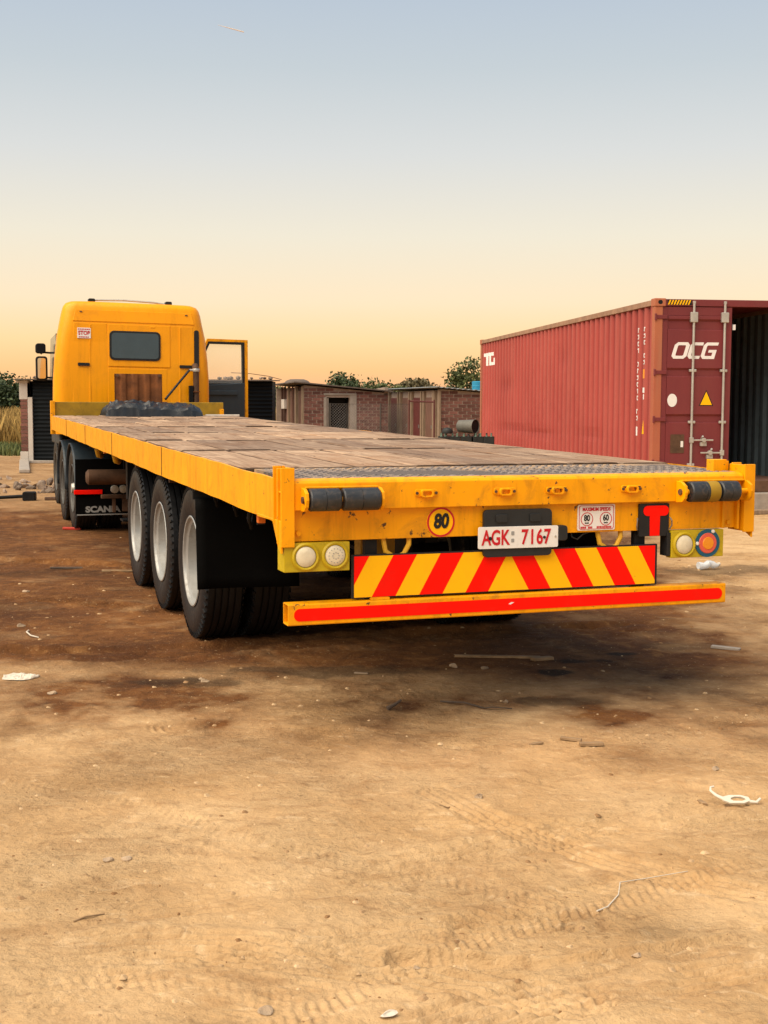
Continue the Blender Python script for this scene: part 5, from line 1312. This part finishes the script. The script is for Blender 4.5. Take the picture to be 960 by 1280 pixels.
# tall dry grass and a green verge
def blades(x, y, h, wd, mat, name, label):
    n = len(x); a = rng.uniform(0, math.pi, n); lean = rng.normal(0, .22, (n, 2))*h[:, None]
    dx, dy = np.cos(a)*wd, np.sin(a)*wd; zb = np.full(n, -.03)
    b0 = np.stack([x-dx, y-dy, zb], 1); b1 = np.stack([x+dx, y+dy, zb], 1); tip = np.stack([x+lean[:, 0], y+lean[:, 1], h], 1); mid_ = np.stack([x+lean[:, 0]*.35+dx*.9, y+lean[:, 1]*.35+dy*.9, h*.55], 1)
    tag(quads_obj(name, np.stack([b0, b1, mid_, tip], 1).reshape(-1, 3), M[mat]), label, 'grass', kind='stuff')
n = 64000; x = np.concatenate([rng.uniform(-30, -11.5, n//2), rng.uniform(-11.5, -1.5, n//2)]); y = rng.uniform(44, 72, n)
blades(x, y, rng.uniform(.7, 1.55, n), .013, 'grass_dry', 'dry_grass', 'tall dry yellow grass beyond the kiosk')
n = 12000; x = rng.uniform(-22, -10.0, n); y = rng.uniform(38.5, 44, n); blades(x, y, rng.uniform(.12, .38, n), .015, 'grass_green', 'green_grass', 'low green grass verge in front of the dry grass')

# ------------------------------------------------------------------ rubble, stones and litter
def rock(s_, flat_=.65, seed=0):
    r_ = random.Random(seed); bm = bmesh.new(); bmesh.ops.create_icosphere(bm, subdivisions=2, radius=s_)
    ph = [(r_.uniform(-1, 1), r_.uniform(-1, 1), r_.uniform(-1, 1), r_.uniform(.4, .85)) for _ in range(7)]
    for v in bm.verts:
        d_ = v.co.normalized()
        for a, b, c, k in ph:
            q = Vector((a, b, c)).normalized(); t_ = d_.dot(q)
            if t_ > k: v.co -= q*(t_-k)*s_*.9
        v.co *= r_.uniform(.95, 1.05); v.co.z *= flat_
    me = bpy.data.meshes.new('stone'); bm.to_mesh(me); bm.free(); return me
ROCKS = [rock(1, .65, k) for k in range(6)]
for r_ in ROCKS: r_.materials.append(M['rubble'])
PEB = [rock(1, .6, 20+k) for k in range(4)]
for r_ in PEB: r_.materials.append(M['stone'])
for i in range(64):
    y = random.uniform(22.0, 26.5); x = -(.30*y)+random.uniform(-.6, 2.0)*y/24
    if random.random() < .45: y = random.uniform(23, 24.6); x = -.258*y-random.uniform(0, 1.9)
    s_ = random.uniform(.035, .13)
    o = inst('rubble_stone', random.choice(ROCKS), None, (x, y, gz(x, y)+s_*.25), (random.random(), random.random(), random.random()*6), (s_*1.25, s_, s_)); tag(o, 'broken brick and stone lumps scattered left of the truck wheels', 'rubble', 'rubble left of the truck')
for x, y, s_, lab in ((-2.54, 8.8, .030, 'pale round stone left of the rear trailer wheels'), (-1.79, 6.74, .026, 'small pale stone below the white plastic scrap'), (-2.97, 10.44, .030, 'pale stone on brown soil left of the middle trailer wheel'), (-1.0, 7.02, .024, 'white pebble in the dark oily patch'), (-1.03, 7.08, .018, 'smaller white pebble in the dark oily patch'),
                      (.42, 7.45, .03, 'pale stone just behind the long stick below the bumper'), (.60, 7.42, .026, 'pale stone beside the dark stain below the bumper'), (.64, 6.55, .022, 'pale pebble right of the dark twig'), (-.30, 3.14, .022, 'brown pebble in the tyre tread track near the bottom'), (-.88, 4.24, .020, 'brown pebble in the sandy left foreground'), (-.94, 4.22, .018, 'pale pebble in the sandy left foreground'),
                      (1.42, 5.3, .018, 'small pale pebble above the white plastic handle'), (.38, 4.9, .022, 'round pebble in the middle of the sandy foreground'), (.72, 3.47, .016, 'small pebble on the lower right tyre track'), (.09, 3.42, .016, 'small brown pebble on the lower middle track')):
    o = inst('stone', random.choice(PEB), None, (x, y, gz(x, y)+s_*.2), (0, 0, random.random()*6), (s_*1.2, s_, s_)); tag(o, lab, 'stone')
o = inst('white_pebble', PEB[1], None, (.015, 3.11, gz(.015, 3.11)+.008), (0, 0, .4), (.026, .016, .014)); o.data = PEB[1].copy(); o.data.materials.clear(); o.data.materials.append(M['litter']); tag(o, 'white chip of plaster at the bottom middle of the picture', 'chip')
# gravel: uncountable pebbles pressed into the earth
def gravel():
    mb = MB(); n = 2200
    r = 3.0*np.exp(rng.uniform(0, 1, n)*math.log(16/3.)); a = rng.uniform(R(-19), R(19), n); X = r*np.sin(a); Y = r*np.cos(a); Z = ground_z(X, Y)
    clus = fbm(X, Y, .8, 3, 91)
    for x, y, z, c_ in zip(X, Y, Z, clus):
        if c_ < random.uniform(-.5, .35): continue
        s_ = (.0022+.011*random.random()**4)*(1.0+.06*y); q = []
        for k in range(6):
            aa = k*math.pi/3; q.append((x+s_*random.uniform(.7, 1.3)*math.cos(aa), y+s_*random.uniform(.7, 1.3)*math.sin(aa), z-.002))
        for k in range(3):
            aa = k*2*math.pi/3+.4; q.append((x+s_*.5*math.cos(aa), y+s_*.5*math.sin(aa), z+s_*random.uniform(.25, .5)))
        mb.add(q, [(6, 7, 8), (0, 1, 6), (1, 2, 6), (2, 7, 6), (2, 3, 7), (3, 4, 7), (4, 8, 7), (4, 5, 8), (5, 0, 8), (0, 6, 8)])
    o = mb.build('gravel', M['gravel']); tag(o, 'small loose pebbles and crumbs scattered over the bare earth', 'gravel', kind='stuff')
gravel()
def stick(pts, r_, mat, label, name='stick', n=7):
    P = [(x, y, gz(x, y)+r_*.7+dz) for x, y, dz in pts]
    o = MB().tube(P, [r_*(1-.5*i/(len(P)-1)) for i in range(len(P))], n).build(name, M[mat], None, smooth=50); tag(o, label, 'stick' if 'wire' not in name else 'wire'); return o
def slat(x, y, lx, ly, lz, rz, mat, label, name='plank_scrap'):
    mb = MB(); mb.box(-lx/2, lx/2, -ly/2, ly/2, 0, lz); mb.v = [(a+random.uniform(-.02, .02)*lx, b+random.uniform(-.1, .1)*ly, c) for a, b, c in mb.v]
    o = mb.build(name, M[mat], None, bevel=min(lz, ly)*.2); o.location = (x, y, gz(x, y)+.001); o.rotation_euler = (R(random.uniform(-2, 2)), R(random.uniform(-2, 2)), rz); tag(o, label, 'wood scrap'); return o
slat(.70, 7.72, .52, .035, .014, -.05, 'twig', 'long thin grey slat on the ground below the bumper', 'wood_slat')
slat(.97, 7.66, .15, .04, .02, .5, 'twig', 'short forked offcut at the right end of the long slat')
slat(2.20, 8.05, .18, .05, .016, -.45, 'concrete', 'short pale grey board lying at the right edge', 'board_scrap')
stick([(.30, 6.56, .0), (.42, 6.47, .01), (.52, 6.42, .0), (.56, 6.41, .012), (.66, 6.40, .0)], .006, 'twig_dark', 'dark crooked twig on the sand left of the oil stain')
stick([(.02, 6.36, 0), (.06, 6.38, .02), (.09, 6.43, .03)], .012, 'twig_dark', 'short dark stump of wood below the chevron board')
slat(.87, 5.77, .10, .022, .012, -.35, 'twig', 'grey splinter of bark on the right sand, upper one')
slat(.95, 5.68, .11, .03, .015, .1, 'twig', 'grey splinter of bark on the right sand, lower one')
slat(.70, 5.70, .07, .02, .010, .5, 'twig', 'small brown splinter left of the bark splinters')
slat(-3.0, 11.9, .30, .04, .02, .1, 'twig_dark', 'brown wood piece on the soil left of the front trailer wheel', 'wood_slat')
stick([(-2.62, 11.7, 0), (-2.2, 11.75, .01), (-1.95, 11.85, .0)], .014, 'twig', 'straight brown stick left of the front trailer tyre')
stick([(-2.44, 8.62, .0), (-2.42, 8.50, .012), (-2.36, 8.38, .01), (-2.30, 8.36, 0)], .007, 'litter', 'curled white strip of plastic on the brown soil at left', 'plastic_strip')
stick([(.66, 3.79, 0), (.70, 3.83, .004), (.75, 3.92, .0), (.77, 4.0, .004), (.86, 4.05, 0), (1.02, 4.13, 0)], .0026, 'litter', 'thin pale wire lying curved across the tyre tracks', 'wire_strand')
stick([(-.93, 3.70, 0), (-.90, 3.72, .003), (-.85, 3.76, 0)], .004, 'twig', 'dark twig pressed into the sand at lower left')
stick([(.22, 4.82, 0), (.25, 4.81, .004), (.28, 4.83, 0)], .004, 'twig', 'brown twig scrap in the middle foreground')
slat(-.13, 7.28, .08, .022, .006, -.2, 'stone', 'pale paper scrap on the dark soil under the chevron board', 'paper_scrap')
o = slat(-3.89, 15.74, .22, .06, .03, .05, 'red_scrap', 'red scrap on the ground beside the truck rear wheel', 'red_scrap'); o['category'] = 'scrap'
# white plastic scrap at left
mb = MB()
def pf(a, b):
    x = -.10+.20*a; w2 = .085*math.sin(math.pi*min(1, .15+a*.85))**.7; y = w2*(2*b-1)+.01*math.sin(7*a); n_ = vn(x*30, y*30, 3)
    return (x, y, .003+(.030*abs(n_-.5)+.02*abs(vn(x*70, y*60, 6)-.5))*math.sin(math.pi*b)**.5+.004*math.sin(math.pi*a))
mb.grid(pf, 30, 18); o = mb.build('plastic_scrap', M['litter'], None, smooth=25); o.location = (-2.06, 7.12, gz(-2.06, 7.12)); o.rotation_euler = (0, 0, .1)
tag(o, 'white crumpled plastic scrap at the left edge of the yard', 'plastic'); m_ = o.modifiers.new('solid', 'SOLIDIFY'); m_.thickness = .002
# white plastic handle with loop at right
hd = empty('plastic_litter', (1.37, 4.81, gz(1.37, 4.81)+.004), 0, 'white plastic handle piece with loop and curled strap at right', 'plastic'); hd.scale = (.88, .88, .7); hd.rotation_euler = (R(24), 0, R(-4)); hd.location.z += .012
mb = MB(); oo = [(-.06, -.012), (-.03, -.030), (.03, -.028), (.06, -.012), (.055, .012), (.02, .024), (-.03, .022), (-.065, .008)]; ii = [(-.025, -.006), (-.015, -.014), (.02, -.014), (.040, -.006), (.036, .004), (.02, .012), (-.005, .012), (-.022, .004)]
frame(mb, oo, ii, 'z', .004, .018); mb.build('loop', M['litter'], hd, bevel=.003)
MB().tube([(-.055, .0, .010), (-.085, .022, .012), (-.105, .05, .014), (-.10, .075, .012), (-.085, .082, .010)], [.010, .008, .006, .005, .005], 8).build('strap', M['litter'], hd, smooth=50)
MB().tube([(.055, -.01, .008), (.085, -.014, .008), (.105, .008, .012)], [.009, .008, .006], 8).build('strap', M['litter'], hd, smooth=50)
slat(1.245, 4.84, .02, .055, .008, .2, 'twig', 'small brown flake beside the white plastic handle')
# crushed clear bottle
bt = empty('plastic_bottle', (3.10, 12.05, gz(3.1, 12.05)+.035), .35, 'crushed clear plastic bottle lying on the ground under the right lamps', 'bottle')
mb = MB(); mb.lathe([(.001, -.10), (.034, -.10), (.038, -.085), (.030, -.05), (.038, -.01), (.033, .03), (.036, .06), (.016, .10), (.014, .115), (.001, .115)], (0, 0, .01), 'x', 16)
mb.v = [(a, b+.012*math.sin(a*50), c+.01*math.sin(a*38+1)) for a, b, c in mb.v]; mb.build('bottle_body', M['clear_plastic'], bt, smooth=40)
MB().cyl((.108, .0, .012), (.132, .0, .012), .017, n=14).build('bottle_cap', M['litter'], bt, smooth=40)
# dark pole with block end at left
pp = empty('dark_pole', (-5.74, 20.48, 0), .1, 'dark pole with a thick block end lying left of the truck', 'pole')
MB().tube([(-1.6, -.1, .05), (-.7, -.03, .045), (-.1, .0, .075)], .028, 8).build('pole', M['chassis'], pp, smooth=50)
mb = MB(); mb.prism(rrect(-.10, .10, .0, .15, .03, 4), 'y', -.09, .09); mb.build('block_end', M['chassis'], pp, bevel=.012)
slat(-5.35, 20.6, .34, .16, .05, .2, 'brown_metal', 'flat brown block lying right of the dark pole end', 'brown_block')
# contrail far up
e = Vector((-.1195*6000, 6000, 0)); mb = MB()
p0, p1 = Vector((-773., 6000., 1746.)), Vector((-652., 6000., 1714.5))
mb.tube([p0, p0.lerp(p1, .5), p1], [.6, 2.2, 2.6], 8); o = mb.build('contrail', M['litter'], None, smooth=True); tag(o, 'short white contrail high in the sky at upper left', 'contrail')
